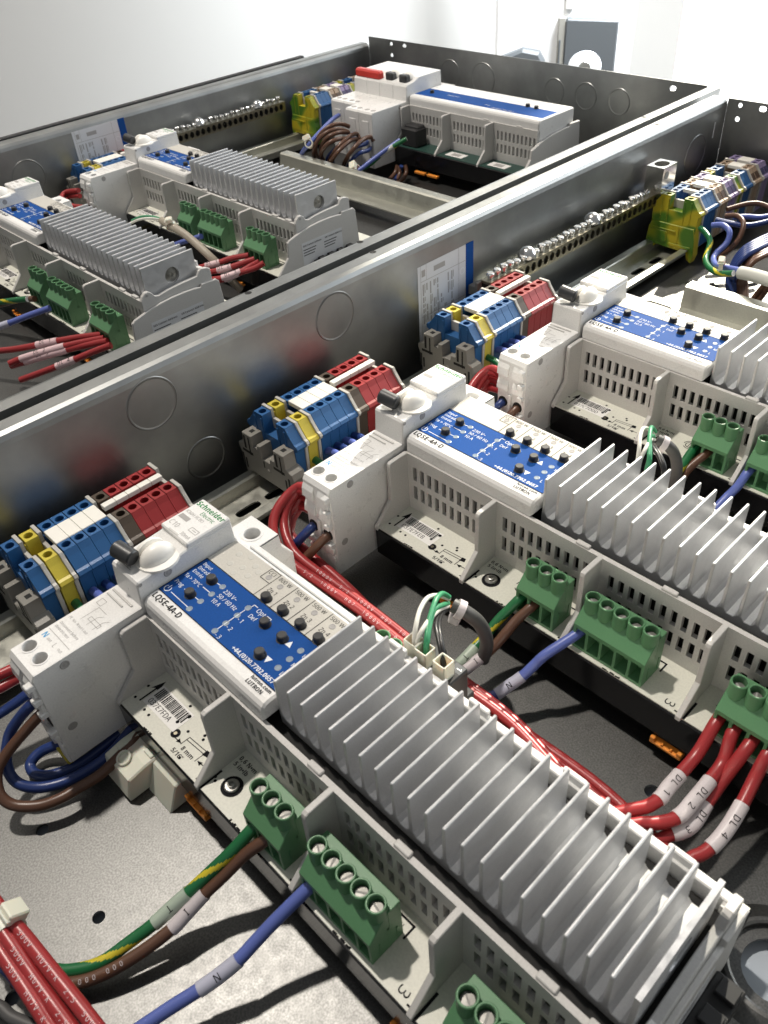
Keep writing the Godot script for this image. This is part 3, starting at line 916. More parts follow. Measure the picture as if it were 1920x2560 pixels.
func term_poly(grow := 0.0) -> Array:
	var p := []
	for q in TERM:
		p.append(Vector2(q[0] + grow, q[1] + grow))
	for i in range(TERM.size() - 1, -1, -1):
		p.append(Vector2(-TERM[i][0] - grow, TERM[i][1] + grow))
	return p

func make_terminal(called: String, m: Material, w: float, label: String, cat_group: String) -> Node3D:
	var t := thing(called, label, "terminal block", cat_group)
	var b := Mb.new()
	var p := term_poly()
	p.append(Vector2(-5.4, -10.0))
	p.append(Vector2(5.4, -10.0))
	var k := TERM.size()
	b.prism(p, 2, -w / 2, w / 2, 0.15, [0, 2 * k - 2])
	for x in [8.9, -8.9]:
		b.sheet(1, -0.5, 0.0, x - 3.5, x + 3.5, -w / 2 + 0.15, w / 2 - 0.15, [{"c": Vector2(x, 0), "hx": 2.05, "hy": 2.05}], 18, false)
		b.lathe(V(x, 0, 0), Vector3.UP, [Vector2(2.05, -0.1), Vector2(1.95, -9.0), Vector2(0, -9.0)], 16)
	# moulded ribs on the open side
	for s in [-1.0, 1.0]:
		b.box(minf(s * 6.0, s * 7.2), maxf(s * 6.0, s * 7.2), -20.0, -2.0, w / 2 - 0.1, w / 2 + 0.5, 0.15)
		b.box(minf(s * 11.4, s * 12.4), maxf(s * 11.4, s * 12.4), -18.0, -2.0, w / 2 - 0.1, w / 2 + 0.5, 0.15)
		b.box(minf(s * 4.0, s * 16.0), maxf(s * 4.0, s * 16.0), -22.0, -20.6, w / 2 - 0.1, w / 2 + 0.5, 0.15)
	part("housing", b, m, t)
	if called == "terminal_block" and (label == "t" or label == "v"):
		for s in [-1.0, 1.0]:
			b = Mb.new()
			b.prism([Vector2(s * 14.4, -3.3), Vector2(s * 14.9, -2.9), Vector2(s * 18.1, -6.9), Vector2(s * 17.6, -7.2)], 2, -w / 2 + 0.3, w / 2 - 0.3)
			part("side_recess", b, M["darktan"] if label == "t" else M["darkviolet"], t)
	for x in [8.9, -8.9]:
		b = Mb.new()
		b.lathe(V(x, -8.6, 0), Vector3.UP, [Vector2(1.8, 0), Vector2(1.8, 0.8), Vector2(0, 0.9)], 12)
		part("clamp_screw", b, M["inner"], t)
	return t

func make_plate(at: Vector3, label: String) -> void:
	var b := Mb.new()
	var p := term_poly(0.7)
	p.append(Vector2(-5.6, -4.2))
	p.append(Vector2(5.6, -4.2))
	b.prism(p, 2, -0.9, 0.9, 0.2)
	var o := solo("end_plate", b, M["plateterm"], label, "end plate", "pale end plates between the rail terminals")
	o.position = at * U

func make_bracket(at: Vector3, label: String) -> void:
	var t := thing("end_bracket", label, "end bracket", "grey end brackets on the wall rail", at)
	var b := Mb.new()
	# y = 0 at the tops of the two towers
	b.prism([Vector2(-19, -26), Vector2(-20.5, -14), Vector2(-22, -11), Vector2(-22, -8.5), Vector2(-17.5, -6.5), Vector2(-17.0, 0), Vector2(-9.4, 0), Vector2(-9.0, -6.0), Vector2(-5.6, -6.0), Vector2(-5.4, -3.2), Vector2(-2.6, -3.2), Vector2(-2.2, -10.5), Vector2(4.0, -10.5), Vector2(4.4, -7.6), Vector2(8.2, -7.2), Vector2(8.6, 0), Vector2(16.6, 0), Vector2(17.2, -8.0), Vector2(21.5, -9.5), Vector2(22.5, -13.0), Vector2(21.0, -16.0), Vector2(19.4, -27.5), Vector2(17.0, -31.0), Vector2(15.5, -29.0), Vector2(14.0, -24.0), Vector2(-14, -24.0), Vector2(-15.5, -26)], 2, -4.4, 3.6, 0.3)
	part("body", b, M["greyterm"], t)
	b = Mb.new()
	for s in [-13.2, 12.6]:
		b.box(s - 1.3, s + 1.3, -0.3, 0.06, -1.6, 1.0)
		b.box(s - 3.2, s - 1.6, -9.5, -1.6, 3.3, 3.7)
		b.box(s + 0.6, s + 1.6, -12.5, -1.6, 3.3, 3.7)
		b.box(s - 5.6, s + 3.2, -12.2, -10.6, 3.3, 3.7)
	for q in [[-20.4, -18.8, -22, -14], [-18.0, -16.8, -23, -16.5], [18.0, 19.4, -24, -13], [15.4, 16.6, -21, -15], [-1.6, -0.8, -15.5, -11.5], [-8.6, -6.2, -6.05, -5.9]]:
		b.box(q[0], q[1], q[2], q[3], 3.3, 3.7)
	part("slot", b, M["inner"], t)
	b = Mb.new()
	b.lathe(V(2.0, -16.5, 3.55), Vector3.BACK, [Vector2(1.4, 0), Vector2(1.1, 0.4), Vector2(0, 0.5)], 14)
	txt(b, "UK", 3.0, V(-8.0, -17.5, 3.72), RT, Vector3.UP)
	part("embossing", b, M["greyterm"], t)

func marker(at: Vector3, w: float, d: float, label: String, grp: String) -> void:
	var b := Mb.new()
	b.box(-w / 2, w / 2, -2.0, 0.5, -d / 2, d / 2, 0.2)
	solo("marker_tag", b, M["marker"], label, "marker tag", grp).position = at * U

# ---------------------------------------------------------------- wires
func sampled(path: Array, r: float) -> Array:      # [samples, sample index of every control point]
	var out := []
	var marks := []
	var step := 1.0 if r > 1.88 and r < 2.2 else maxf(1.2, r * 1.1)
	for i in path.size() - 1:
		marks.append(out.size())
		var s := Mb.spline([path[i], path[i + 1]], 1e9)
		var p0: Vector3 = path[maxi(i - 1, 0)]
		var p3: Vector3 = path[mini(i + 2, path.size() - 1)]
		var k := maxi(1, int(ceil(s[0].distance_to(s[1]) / step)))
		for j in k:
			out.append(s[0].cubic_interpolate(s[1], p0, p3, float(j) / k))
	marks.append(out.size())
	out.append(path[-1])
	return [out, marks]

func along(pts: Array, from: float) -> Array:       # point and direction at a run length
	var run := 0.0
	for i in pts.size() - 1:
		var d: float = pts[i].distance_to(pts[i + 1])
		if run + d >= from:
			return [pts[i].lerp(pts[i + 1], (from - run) / d), (pts[i + 1] - pts[i]).normalized()]
		run += d
	return []

func run_print(mb: Mb, pts: Array, r: float, s: String, from: float, h: float, gap: float, sign: float, side := Vector3(0.35, 0.85, 0.4)) -> void:
	for i in s.length():
		var q := along(pts, from + i * gap)
		if q.is_empty():
			return
		if s[i] == " ":
			continue
		var d: Vector3 = q[1] * sign
		var n := (side - d * side.dot(d)).normalized()
		txt(mb, s[i], h, q[0] + n * (r + 0.06), d, n.cross(d), false, true)

func gy_stripe(run: float, a: float) -> Color:
	var f := fposmod(a - run * 0.16, TAU)
	return Color(0.55, 0.47, 0.03) if f < 0.95 else Color(0.012, 0.13, 0.045)

# sleeves: [first control point, last, material, text, sign]; prints: [text, from, spacing, material]
func wire(called: String, key: String, r: float, m: String, label: String, category: String, group: String, sleeves: Array = [], prints: Array = []) -> Node3D:
	var sm := sampled(P[key], r)
	var pts: Array = sm[0]
	var b := Mb.new()
	b.tube(pts, r, 28 if m == "w_gy" else 14, gy_stripe if m == "w_gy" else null)
	if sleeves.is_empty() and prints.is_empty():
		return solo(called, b, M[m], label, category, group)
	var t := thing(called, label, category, group)
	part("insulation", b, M[m], t)
	for s in sleeves:
		var sub: Array = pts.slice(sm[1][s[0]], sm[1][s[1]] + 1)
		b = Mb.new()
		b.tube(sub, r + 0.32, 14)
		var o := part("marker_sleeve", b, M[s[2]], t)
		if s[3] != "":
			b = Mb.new()
			var ln := 0.0
			for i in sub.size() - 1:
				ln += sub[i].distance_to(sub[i + 1])
			var gap := 2.3
			var w: float = gap * (s[3].length() - 1)
			if s[4] < 0:
				var rev := sub.duplicate()
				rev.reverse()
				sub = rev
			run_print(b, sub, r + 0.32, s[3], maxf(0.5, (ln - w) / 2), 3.2, gap, 1.0)
			part("sleeve_lettering", b, M["ink"], o)
	for q in prints:
		b = Mb.new()
		run_print(b, pts, r, q[0], q[1], 2.0, q[2], 1.0, q[4] if q.size() > 4 else Vector3(0.35, 0.85, 0.4))
		part("insulation_lettering", b, M[q[3]], t)
	return t

func cable_tie(at: Vector3, axis: Vector3, r: float, w: float, head_dir: Vector3, label: String, m := "nylon", head := Vector3(4.5, 4.0, 5.5)) -> void:
	var t := thing("cable_tie", label, "cable tie", "", at)
	axis = axis.normalized()
	var b := Mb.new()
	b.lathe(-axis * w * 0.5, axis, [Vector2(r, 0), Vector2(r + 0.9, 0), Vector2(r + 0.9, w), Vector2(r, w), Vector2(r, 0)], 24)
	part("strap", b, M[m], t)
	b = Mb.new()
	b.box(-head.x / 2, head.x / 2, -head.y / 2, head.y / 2, -head.z / 2, head.z / 2, 0.5)
	b.box(-head.x / 2 - 0.2, head.x / 2 + 0.2, -0.5, 0.5, head.z / 2 - 0.6, head.z / 2 + 0.8, 0.2)
	var h := part("ratchet_head", b, M[m], t)
	var hd := (head_dir - axis * head_dir.dot(axis)).normalized()
	h.transform = Transform3D(Basis(axis, hd, axis.cross(hd)), hd * (r + head.y / 2) * U)

# ---------------------------------------------------------------- cabinets
func cabinet(label: String, x0: float, x1: float, zf: float, zb: float, yp: float, plate_holes: Array, wall_holes: Array, left_drop := 0.0) -> Node3D:
	var t := thing("steel_cabinet", label, "cabinet", "open galvanised cabinets side by side")
	var b := Mb.new()
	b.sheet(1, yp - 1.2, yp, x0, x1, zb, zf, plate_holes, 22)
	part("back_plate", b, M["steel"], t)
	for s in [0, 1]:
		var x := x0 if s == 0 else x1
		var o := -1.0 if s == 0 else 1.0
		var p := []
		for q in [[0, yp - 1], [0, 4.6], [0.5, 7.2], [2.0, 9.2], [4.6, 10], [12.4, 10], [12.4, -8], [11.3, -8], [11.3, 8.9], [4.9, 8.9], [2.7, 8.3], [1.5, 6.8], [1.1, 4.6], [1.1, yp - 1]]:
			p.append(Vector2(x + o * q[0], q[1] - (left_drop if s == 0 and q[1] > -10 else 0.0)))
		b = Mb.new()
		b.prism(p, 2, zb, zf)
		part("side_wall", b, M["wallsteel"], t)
	b = Mb.new()
	b.sheet(2, zb - 1.2, zb - 0.05, x0, x1, yp - 1, 9.6, wall_holes, 20)
	part("end_wall", b, M["wallsteel"], t)
	b = Mb.new()
	b.box(x0, x1, yp - 1, 9.6, zf, zf + 1.2)
	part("end_wall", b, M["wallsteel"], t)
	return t

func knockout(t: Node3D, at: Vector3, dir: Vector3, r: float) -> void:
	var b := Mb.new()
	b.lathe(at, dir, [Vector2(r + 0.45, -0.05), Vector2(r + 0.15, 0.28), Vector2(r, 0.3), Vector2(r - 0.05, 0.05), Vector2(r - 0.3, 0.05), Vector2(r - 0.35, 0.22), Vector2(r - 0.7, 0.12), Vector2(r - 1.0, 0.04), Vector2(0, 0.03)], 48)
	part("knockout", b, M["wallsteel"], t)

func screw_hole(t: Node3D, at: Vector3, r := 1.7) -> void:
	var b := Mb.new()
	b.lathe(at, Vector3.UP, [Vector2(r + 0.3, 0), Vector2(r + 0.2, 0.06), Vector2(r, 0.06), Vector2(r - 0.2, 0.03), Vector2(0, 0.03)], 16)
	part("screw_hole", b, M["inner"], t)

func wall_rail(label: String, xc: float, y: float, z0: float, z1: float, slots: Array) -> void:
	var t := thing("mounting_rail", label, "mounting rail", "slotted rails along the cabinet walls")
	var b := Mb.new()
	var prof := [Vector2(-17.5, 0), Vector2(-17.5, -1), Vector2(-13.6, -1), Vector2(-12.8, -1.6), Vector2(-12.5, -7.0), Vector2(-12.0, -8.0), Vector2(-11.2, -7.0), Vector2(-11.6, -0.6), Vector2(-12.4, 0)]
	for s in [-1.0, 1.0]:
		var p := []
		for q in prof:
			p.append(Vector2(xc - s * q.x * -1.0, y + q.y))
		b.prism(p, 2, z1, z0, 0.1)
	var hs := []
	for z in slots:
		hs.append({"c": Vector2(xc + 1.0, z), "hx": 2.7, "hy": 7.6, "p": 4.0})
	b.sheet(1, y - 8.0, y - 7.0, xc - 11.9, xc + 11.9, z1, z0, hs, 28)
	part("channel", b, M["rail"], t)

func terminal_bar(label: String, x: float, y: float, z0: float, n: int, pitch: float) -> void:
	var t := thing("terminal_bar", label, "terminal bar", "brass terminal bars on the cabinet walls")
	var b := Mb.new()
	var z1 := z0 - n * pitch - 3.0
	# front face pierced by wire holes
	var b2 := Mb.new()
	var holes := []
	for i in n:
		holes.append({"c": Vector2(z0 - 4.0 - i * pitch, y - 4.6), "hx": 2.5, "hy": 3.0})
	b2.sheet(0, x + 2.0, x + 4.0, z1, z0, y - 9.0, y, holes, 14, true)
	b2.box(x - 4.0, x + 2.0, y - 2.0, y, z1, z0, 0.2)
	b2.box(x - 4.0, x + 2.0, y - 9.0, y - 7.4, z1, z0, 0.2)
	part("bar", b2, M["brass"], t)
	b2 = Mb.new()
	b2.box(x - 3.6, x + 0.6, y - 7.4, y - 2.0, z1 + 0.5, z0 - 0.5)
	part("bar_core", b2, M["inner"], t)
	var sc := Mb.new()
	sc.lathe(Vector3.ZERO, Vector3.UP, [Vector2(1.6, -0.2), Vector2(1.6, 2.6), Vector2(2.5, 2.7), Vector2(2.6, 3.2), Vector2(2.5, 4.2), Vector2(2.1, 4.6), Vector2(0, 4.7)], 14)
	var sm := sc.mesh()
	var sl := Mb.new()
	sl.box(-2.4, 2.4, 4.3, 4.76, -0.28, 0.28)
	var slm := sl.mesh()
	var rg := RandomNumberGenerator.new()
	rg.seed = 8
	for i in n:
		if i % 11 == 6:
			continue
		var o := part("screw", sm, M["chrome"], t)
		o.position = V(x, y + rg.randf_range(-0.9, 0.7), z0 - 4.0 - i * pitch) * U
		o.rotation = Vector3(rg.randf_range(-0.06, 0.06), rg.randf_range(0, PI), rg.randf_range(-0.06, 0.06))
		part("screw_slot", slm, M["greyink"], o)
	for i in [6, 17]:
		if i < n:
			var bb := Mb.new()
			bb.ball(V(x - 1.5, y + 1.0, z0 - 4.0 - i * pitch), V(6.4, 6.6, 6.4), 24, 0.0)
			part("mounting_bolt", bb, M["chrome"], t)
	b.box(x - 6.0, x - 3.6, y - 12.0, y - 1.0, z0 - 2.0, z0 + 4.0, 0.3)
	b.box(x - 11.0, x - 5.6, y - 10.0, y - 4.0, z0 - 2.0, z0 + 4.0, 0.3)
	part("bar_foot", b, M["greyterm"], t)

func wall_sticker(label: String, x: float, y1: float, z0: float, z1: float) -> void:
	var t := thing("wall_sticker", label, "sticker", "instruction stickers on the cabinet walls")
	var y0 := y1 - 62.0
	var b := Mb.new()
	b.box(x, x + 0.12, y0, y1, z1, z0)
	part("paper", b, M["paper"], t)
	b = Mb.new()
	b.box(x + 0.02, x + 0.18, y0, y1 + 0.2, z1 - 7.2, z1)
	part("blue_band", b, M["blue_label"], t)
	var xx := x + 0.2
	b = Mb.new()
	var ln := func(za: float, ya: float, zb: float, ye: float, w: float) -> void:
		var d := (Vector2(zb, ye) - Vector2(za, ya)).normalized() * w * 0.5
		b.face([V(xx, ya + d.x, za - d.y), V(xx, ye + d.x, zb - d.y), V(xx, ye - d.x, zb + d.y), V(xx, ya - d.x, za + d.y)], RT)
	ln.call(z0 - 2.4, y1, z0 - 2.4, y0, 0.25)
	ln.call(z0 - 7.4, y1, z0 - 7.4, y1 - 10.0, 0.25)
	ln.call(z1 + 6.6, y1, z1 + 6.6, y0, 0.25)
	for yy in [10.0, 33.0, 50.0]:
		ln.call(z0 - 2.4, y1 - yy, z1, y1 - yy, 0.3)
	var rg := RandomNumberGenerator.new()
	rg.seed = 12
	for k in 9:
		var zc := z0 - 4.4 - k * 3.2
		var yy := y1 - 12.0
		while yy > y0 + 2.0:
			var l := rg.randf_range(2.0, 8.0)
			if rg.randf() < 0.82:
				ln.call(zc, yy, zc, maxf(yy - l, y0 + 1.0), 1.1)
				if rg.randf() < 0.5:
					ln.call(zc - 1.4, yy, zc - 1.4, maxf(yy - l * 0.8, y0 + 1.0), 0.6)
			yy -= l + 0.9
	part("small_print", b, M["greyink"], t)
	b = Mb.new()
	b.prism([Vector2(z0 - 14.0, y1 - 6.8), Vector2(z0 - 24.0, y1 - 6.8), Vector2(z0 - 24.0, y1 - 3.6), Vector2(z0 - 14.0, y1 - 3.6)], 0, xx - 0.05, xx)
	b.prism([Vector2(z0 - 3.4, y1 - 7.2), Vector2(z0 - 6.4, y1 - 7.2), Vector2(z0 - 6.4, y1 - 3.0), Vector2(z0 - 3.4, y1 - 3.0)], 0, xx - 0.05, xx)
	part("printed_block", b, M["greyink"], t)
	b = Mb.new()
	for q in [[z1 + 3.2, y1 - 16.0], [z1 - 3.6, y1 - 26.0]]:
		b.lathe(V(xx - 0.15, q[1], q[0]), RT, [Vector2(2.2, 0), Vector2(2.2, 0.1), Vector2(1.8, 0.1), Vector2(1.8, 0)], 20)
	part("printed_ring", b, M["whiteink"], t)

var P := {}
func wire_paths() -> void:
	P["p_gy1"] = [V(10.5, -41.5, 17), V(10.3, -42, 24), V(8.9, -47, 32.3), V(6.2, -53, 41.2), V(4.4, -57, 49.1), V(2.9, -60, 55.4), V(2, -62, 61.9), V(-0.1, -64.5, 70.3), V(-2.5, -66.5, 80.2), V(-8, -67.5, 88.1), V(-14.1, -68, 93), V(-23.2, -69, 99.9)]
	P["p_br1"] = [V(16.6, -41.5, 17), V(16.4, -42, 24), V(12.9, -47, 30.6), V(10.3, -53, 38.3), V(8.5, -57, 45.6), V(7.8, -60, 52.6), V(7.5, -62, 59), V(5.1, -64.5, 70.1), V(1.3, -66.5, 80.8), V(-3.2, -67.5, 88.3), V(-10, -68, 95.1), V(-18.6, -69, 102.1)]
	P["p_n1"] = [V(38, -41.5, 17), V(37.8, -42, 24), V(35.4, -48, 35.8), V(34.1, -52, 43.5), V(33.3, -55, 50.4), V(31.4, -58, 56.9), V(29.4, -60, 63.1), V(26.5, -62, 71.5), V(23.9, -64, 80), V(20.9, -66, 91.9), V(16.6, -68, 105)]
	P["p_red_a"] = [V(-43.7, -46, 94.6), V(-32.5, -48, 94.2), V(-25.2, -50, 93.5), V(-18, -51, 92.5), V(-4.1, -52, 91.4), V(8.3, -53, 90.4), V(18, -54, 89.7), V(29.8, -55, 89)]
	P["p_red_b"] = [V(-43, -46, 97.5), V(-32.3, -48, 96.5), V(-24.9, -50, 96.5), V(-17.9, -51, 96.3), V(-6.3, -53, 96), V(5.3, -54, 95.4), V(12.1, -55, 95), V(23.1, -56, 94.2)]
	P["p_red_c"] = [V(-42, -47, 100.2), V(-30.8, -49, 99.5), V(-24.3, -51, 99.4), V(-18, -52, 99.5), V(-7.6, -53, 99.2), V(3.3, -54, 99), V(8, -55, 99), V(18.6, -56, 98.5)]
	P["p_red_d"] = [V(-45.9, -54, 99.4), V(-33.5, -55, 98.4), V(-25.1, -56, 98.1), V(-17, -57, 97.7), V(-5.3, -58, 97.1), V(4.9, -59, 96.6), V(9.4, -60, 96.5), V(20.6, -60, 95.9)]
	P["p_blue_d"] = [V(-27.7, -58, 101.5), V(-20.5, -60, 101.4), V(-14.7, -62, 100.7), V(-6.6, -64, 100.2), V(3.2, -66, 100.1)]
	P["p_grey1"] = [V(-20.1, -68, 110.7), V(-16.4, -68, 109.2), V(-13.4, -68, 108), V(-9.3, -68, 107.1), V(-5.2, -68, 105.2), V(-2, -68, 103.6), V(2.7, -68, 100.5)]
	P["p_br_loop"] = [V(-76.6, -36, 46), V(-78.8, -38, 50.4), V(-81.7, -44, 57.8), V(-83.1, -50, 66.7), V(-82.1, -54, 72.7), V(-78, -58, 75.9), V(-74.2, -61, 76), V(-70.2, -63, 73.5), V(-65.5, -64, 67.9), V(-62.6, -64, 61.5), V(-61.6, -64, 55), V(-60.6, -64, 46.2), V(-61.4, -63, 36.9), V(-62.5, -62, 30.1), V(-64.8, -62, 24)]
	P["p_bl_loop"] = [V(-81.9, -34, 48.9), V(-83, -36, 52.7), V(-86.7, -42, 57.3), V(-88.8, -48, 62.2), V(-87.3, -53, 66.3), V(-84.9, -57, 69), V(-81.5, -61, 70), V(-77.1, -63, 68.6), V(-73.2, -65, 64.4), V(-70, -66, 58.3), V(-67.8, -66, 51.2), V(-67.1, -66, 43.1), V(-67.1, -65, 36.5), V(-68.9, -64, 29.2), V(-70.7, -63, 21.8)]
	P["p_bl_loop2"] = [V(-81.6, -64, 45.3), V(-86.4, -66, 50.8), V(-89.9, -68, 55.9), V(-90.1, -69, 60.1), V(-88.5, -70, 62.5), V(-83.8, -70, 62.5), V(-79.5, -70, 59.2), V(-76.7, -70, 53.4), V(-75.5, -70, 47.1), V(-74.7, -69, 39.2), V(-74.5, -68, 30.7)]
	P["p_redl1"] = [V(-111.5, -40, 63.5), V(-109.4, -40, 53.8), V(-108.4, -40, 49.4), V(-106.6, -40, 44.2), V(-104, -40, 38.3)]
	P["p_redl2"] = [V(-108.9, -44, 66.2), V(-107.3, -44, 56.3), V(-106.8, -44, 50.6), V(-105.6, -44, 45.1), V(-103.6, -44, 38.8)]
	P["p_bll3"] = [V(-104.2, -52, 68.8), V(-103.8, -52, 60.9), V(-102, -50, 54.5), V(-100.4, -48, 49.1), V(-97, -46, 42.9)]
	P["p_dl1"] = [V(-86, -30, -88), V(-99.9, -31, -91.7), V(-104.2, -34, -87.3), V(-104.1, -38, -79), V(-101, -42, -72.7), V(-94, -46, -68.3), V(-80.7, -48, -65.4), V(-40, -49, -67), V(0, -50, -66), V(40, -50.5, -67), V(79.4, -52, -59.8), V(91.5, -52, -69.3), V(94.9, -52, -76.9), V(95, -51.5, -82.6), V(95.3, -51, -89.6), V(95.8, -49, -99.6), V(95.5, -42.5, -109), V(95.3, -42, -116)]
	P["p_dl2"] = [V(-82, -33, -90), V(-100.1, -33, -91), V(-103.1, -36, -87.7), V(-102.9, -40, -82.3), V(-99.1, -44, -77.3), V(-90.7, -47, -72.7), V(-78.4, -50, -71), V(-38, -52, -72), V(2, -53, -71), V(42, -54, -70), V(83.8, -53, -60.3), V(96.3, -53, -67.7), V(102.3, -53, -75.9), V(103.3, -52, -84.9), V(103.6, -51, -94.3), V(103.5, -49, -102.9), V(101.6, -42.5, -109), V(101.4, -42, -116)]
	P["p_dl3"] = [V(-84, -38, -90), V(-100.9, -38, -92), V(-103, -42, -87.2), V(-104, -46, -83.3), V(-99.8, -49, -78.1), V(-88.7, -52, -73), V(-60, -54, -72), V(-20, -55, -67), V(20, -56, -66), V(60, -57, -68), V(96, -58, -66), V(103.4, -58, -73.1), V(106.6, -57, -79.7), V(106.2, -56, -88.8), V(106.3, -53, -96.6), V(107.7, -43, -107), V(107.5, -42, -116)]
	P["p_dl4"] = [V(-80, -41, -90), V(-99.6, -42, -90.2), V(-102.5, -45, -86.9), V(-101.7, -49, -82.6), V(-94.4, -52, -78.4), V(-60, -56, -77), V(-20, -57, -72), V(30, -58, -71), V(75, -59, -72), V(107, -59, -67.3), V(112.4, -58, -71), V(114.7, -57, -76.5), V(115.6, -55, -84.3), V(115.2, -52, -94.1), V(114.1, -48, -103.7), V(113.8, -42.5, -109), V(113.6, -42, -116)]
	P["p_gy2"] = [V(10.5, -41.5, -117.4), V(10.3, -42, -110.4), V(8.6, -46, -105.3), V(7.4, -49, -100.9), V(6.7, -53, -94.3), V(6.6, -55, -87.7), V(6.3, -57, -81.3), V(5.4, -59, -76.8), V(4.3, -61, -70.1)]
	P["p_br2"] = [V(16.6, -41.5, -117.4), V(16.4, -42, -110.4), V(14.4, -46, -103.6), V(13.8, -49, -98.4), V(12.7, -53, -93.4), V(11.9, -55, -88.8), V(10.4, -57, -83.8), V(8.9, -59, -78.7), V(6.8, -61, -72.4), V(5.3, -62, -65.7)]
	P["p_n2"] = [V(38, -41.5, -117.4), V(37.8, -42, -110.4), V(33, -47, -98.4), V(31, -51, -94.7), V(29.2, -55, -89.1), V(26.9, -58, -84), V(25.1, -60, -78.7), V(23, -61, -76), V(19.6, -62, -72), V(17.9, -62, -67.3)]
	P["p_cable"] = [V(6.8, -20, -74.7), V(9.6, -21, -75.7), V(12.3, -24, -77.9), V(13.6, -30, -81.4), V(14.1, -38, -84.3), V(12.9, -48, -87.1), V(11.2, -58, -87)]
	P["p_wh1"] = [V(5.6, -17, -74), V(4.5, -13, -70.1), V(4.9, -9, -63.8), V(7.4, -8, -57.3), V(10.3, -9, -52.3), V(12.1, -12, -49.3), V(12.8, -17, -48.2), V(12.4, -20, -48.4)]
	P["p_wh2"] = [V(6.4, -19, -72.5), V(8.5, -14, -65.9), V(11.5, -10, -58.1), V(13.2, -10, -52), V(13.4, -13, -49.3), V(13.6, -17, -48.4), V(13.3, -20, -48.6)]
	P["p_grn1"] = [V(5.6, -16, -74), V(5.3, -12, -70.8), V(7.5, -9, -65.4), V(10.3, -9, -60), V(13.3, -10, -55), V(16.3, -12, -50.8), V(16.5, -17, -49.9), V(16.2, -21, -50.1)]
	P["p_grn2"] = [V(5.6, -19, -73.4), V(7.8, -14, -68), V(9.1, -11, -62.6), V(12.1, -10, -57.5), V(15.1, -11, -53.1), V(17, -13, -50.3), V(17.3, -17, -49.4), V(16.3, -21, -50.2)]
	P["p_blk1"] = [V(6.6, -20, -72.3), V(8.7, -16, -65.4), V(13.9, -12, -57.9), V(18.7, -12, -54.2), V(22.8, -14, -51.1), V(24.2, -18, -50.2), V(24.3, -21, -50.2)]
	P["p_blk2"] = [V(5.9, -20, -73), V(9.7, -16, -65.1), V(15.3, -12, -58.1), V(20, -12, -54.2), V(23.4, -14, -51.6), V(24.6, -18, -50.5), V(24.6, -21, -50.4)]
	P["p_gy3"] = [V(10.5, -41.5, -250), V(10.3, -42, -243), V(11.9, -47, -226), V(10.7, -52, -223.2), V(10.4, -58, -214.7), V(9.2, -62, -200.5)]
	P["p_br3"] = [V(16.6, -41.5, -250), V(16.4, -42, -243), V(13.7, -47, -233.7), V(14.1, -52, -226.2), V(14, -58, -215.9), V(13.5, -62, -200.5)]
	P["p_n3"] = [V(38, -41.5, -250), V(37.8, -42, -243), V(37.1, -47, -238), V(35.1, -52, -232.7), V(33.2, -57, -221.6), V(29.1, -61, -205.4)]
	P["q_br1"] = [V(-478.3, -24, -470.2), V(-481.1, -20, -461.4), V(-483.4, -20, -450), V(-488.7, -26, -442.2), V(-494.7, -36, -440.1), V(-505.1, -50, -449.6), V(-509.2, -62, -463.6)]
	P["q_br2"] = [V(-475.5, -28, -466.4), V(-472.8, -24, -451.7), V(-476, -26, -440.9), V(-486.7, -36, -440.7), V(-499.7, -52, -451.4), V(-498.7, -64, -459.3)]
	P["q_br3"] = [V(-468.4, -34, -473.7), V(-471.3, -30, -472.5), V(-465.8, -28, -458.2), V(-465.6, -34, -442.2), V(-478.2, -48, -441.5), V(-494, -66, -451.2)]
	P["q_br4"] = [V(-451.6, -34, -475.1), V(-452.4, -30, -472.7), V(-447.7, -28, -458.2), V(-448.2, -34, -444.6), V(-465.5, -50, -448.5), V(-481.4, -68, -458.1)]
	P["q_bl1"] = [V(-478, -36, -475.4), V(-471.8, -34, -466.5), V(-467.3, -34, -450.4), V(-476.7, -44, -445.8), V(-487.8, -58, -453.9), V(-487.4, -66, -455.8)]
	P["q_bl2"] = [V(-461, -36, -476.9), V(-452.1, -34, -465.2), V(-451.9, -34, -451.4), V(-465.1, -46, -452), V(-476.3, -60, -455.3), V(-479.8, -68, -459.2)]
	P["q_bl3"] = [V(-509.6, -22, -485.3), V(-503.4, -22, -471), V(-495.1, -26, -447.8), V(-491.9, -32, -430.8), V(-505.6, -42, -432.6), V(-514.9, -52, -436.3), V(-514.1, -60, -438.5), V(-508.3, -64, -443.3)]
	P["q_gyl"] = [V(-416.1, -28, -483.7), V(-424.4, -34, -474.3), V(-434.6, -42, -466.5), V(-439.6, -48, -458.7), V(-448.3, -54, -452.6), V(-459.1, -60, -444.7)]
	P["q_bll"] = [V(-423.4, -30, -482.3), V(-428.9, -36, -470), V(-435.7, -44, -455.3), V(-439.8, -50, -441.6), V(-451.3, -56, -431.4)]
	P["q_br5"] = [V(-427.9, -56, -492.2), V(-424.6, -62, -489.4), V(-422.4, -66, -478.7), V(-424.6, -67, -463.2), V(-432.5, -67, -453.4)]
	P["q_br6"] = [V(-434.2, -56, -487.9), V(-433.6, -62, -483.2), V(-431.3, -66, -468.1), V(-440.3, -67, -460.9), V(-458.9, -67, -461.1)]
	P["q_bl4"] = [V(-429.7, -56, -488.7), V(-432.1, -64, -487), V(-422.1, -67, -460.7), V(-441.8, -67, -455.4), V(-462.6, -67, -454)]
	P["q_n1"] = [V(-379.8, -36, -107), V(-389.8, -40, -96.4), V(-398.9, -44, -84.4), V(-409.2, -48, -71.3)]
	P["q_br_l1"] = [V(-401.5, -36, -107), V(-418.4, -40, -101.9), V(-436.2, -46, -94.3), V(-451.3, -50, -85.8)]
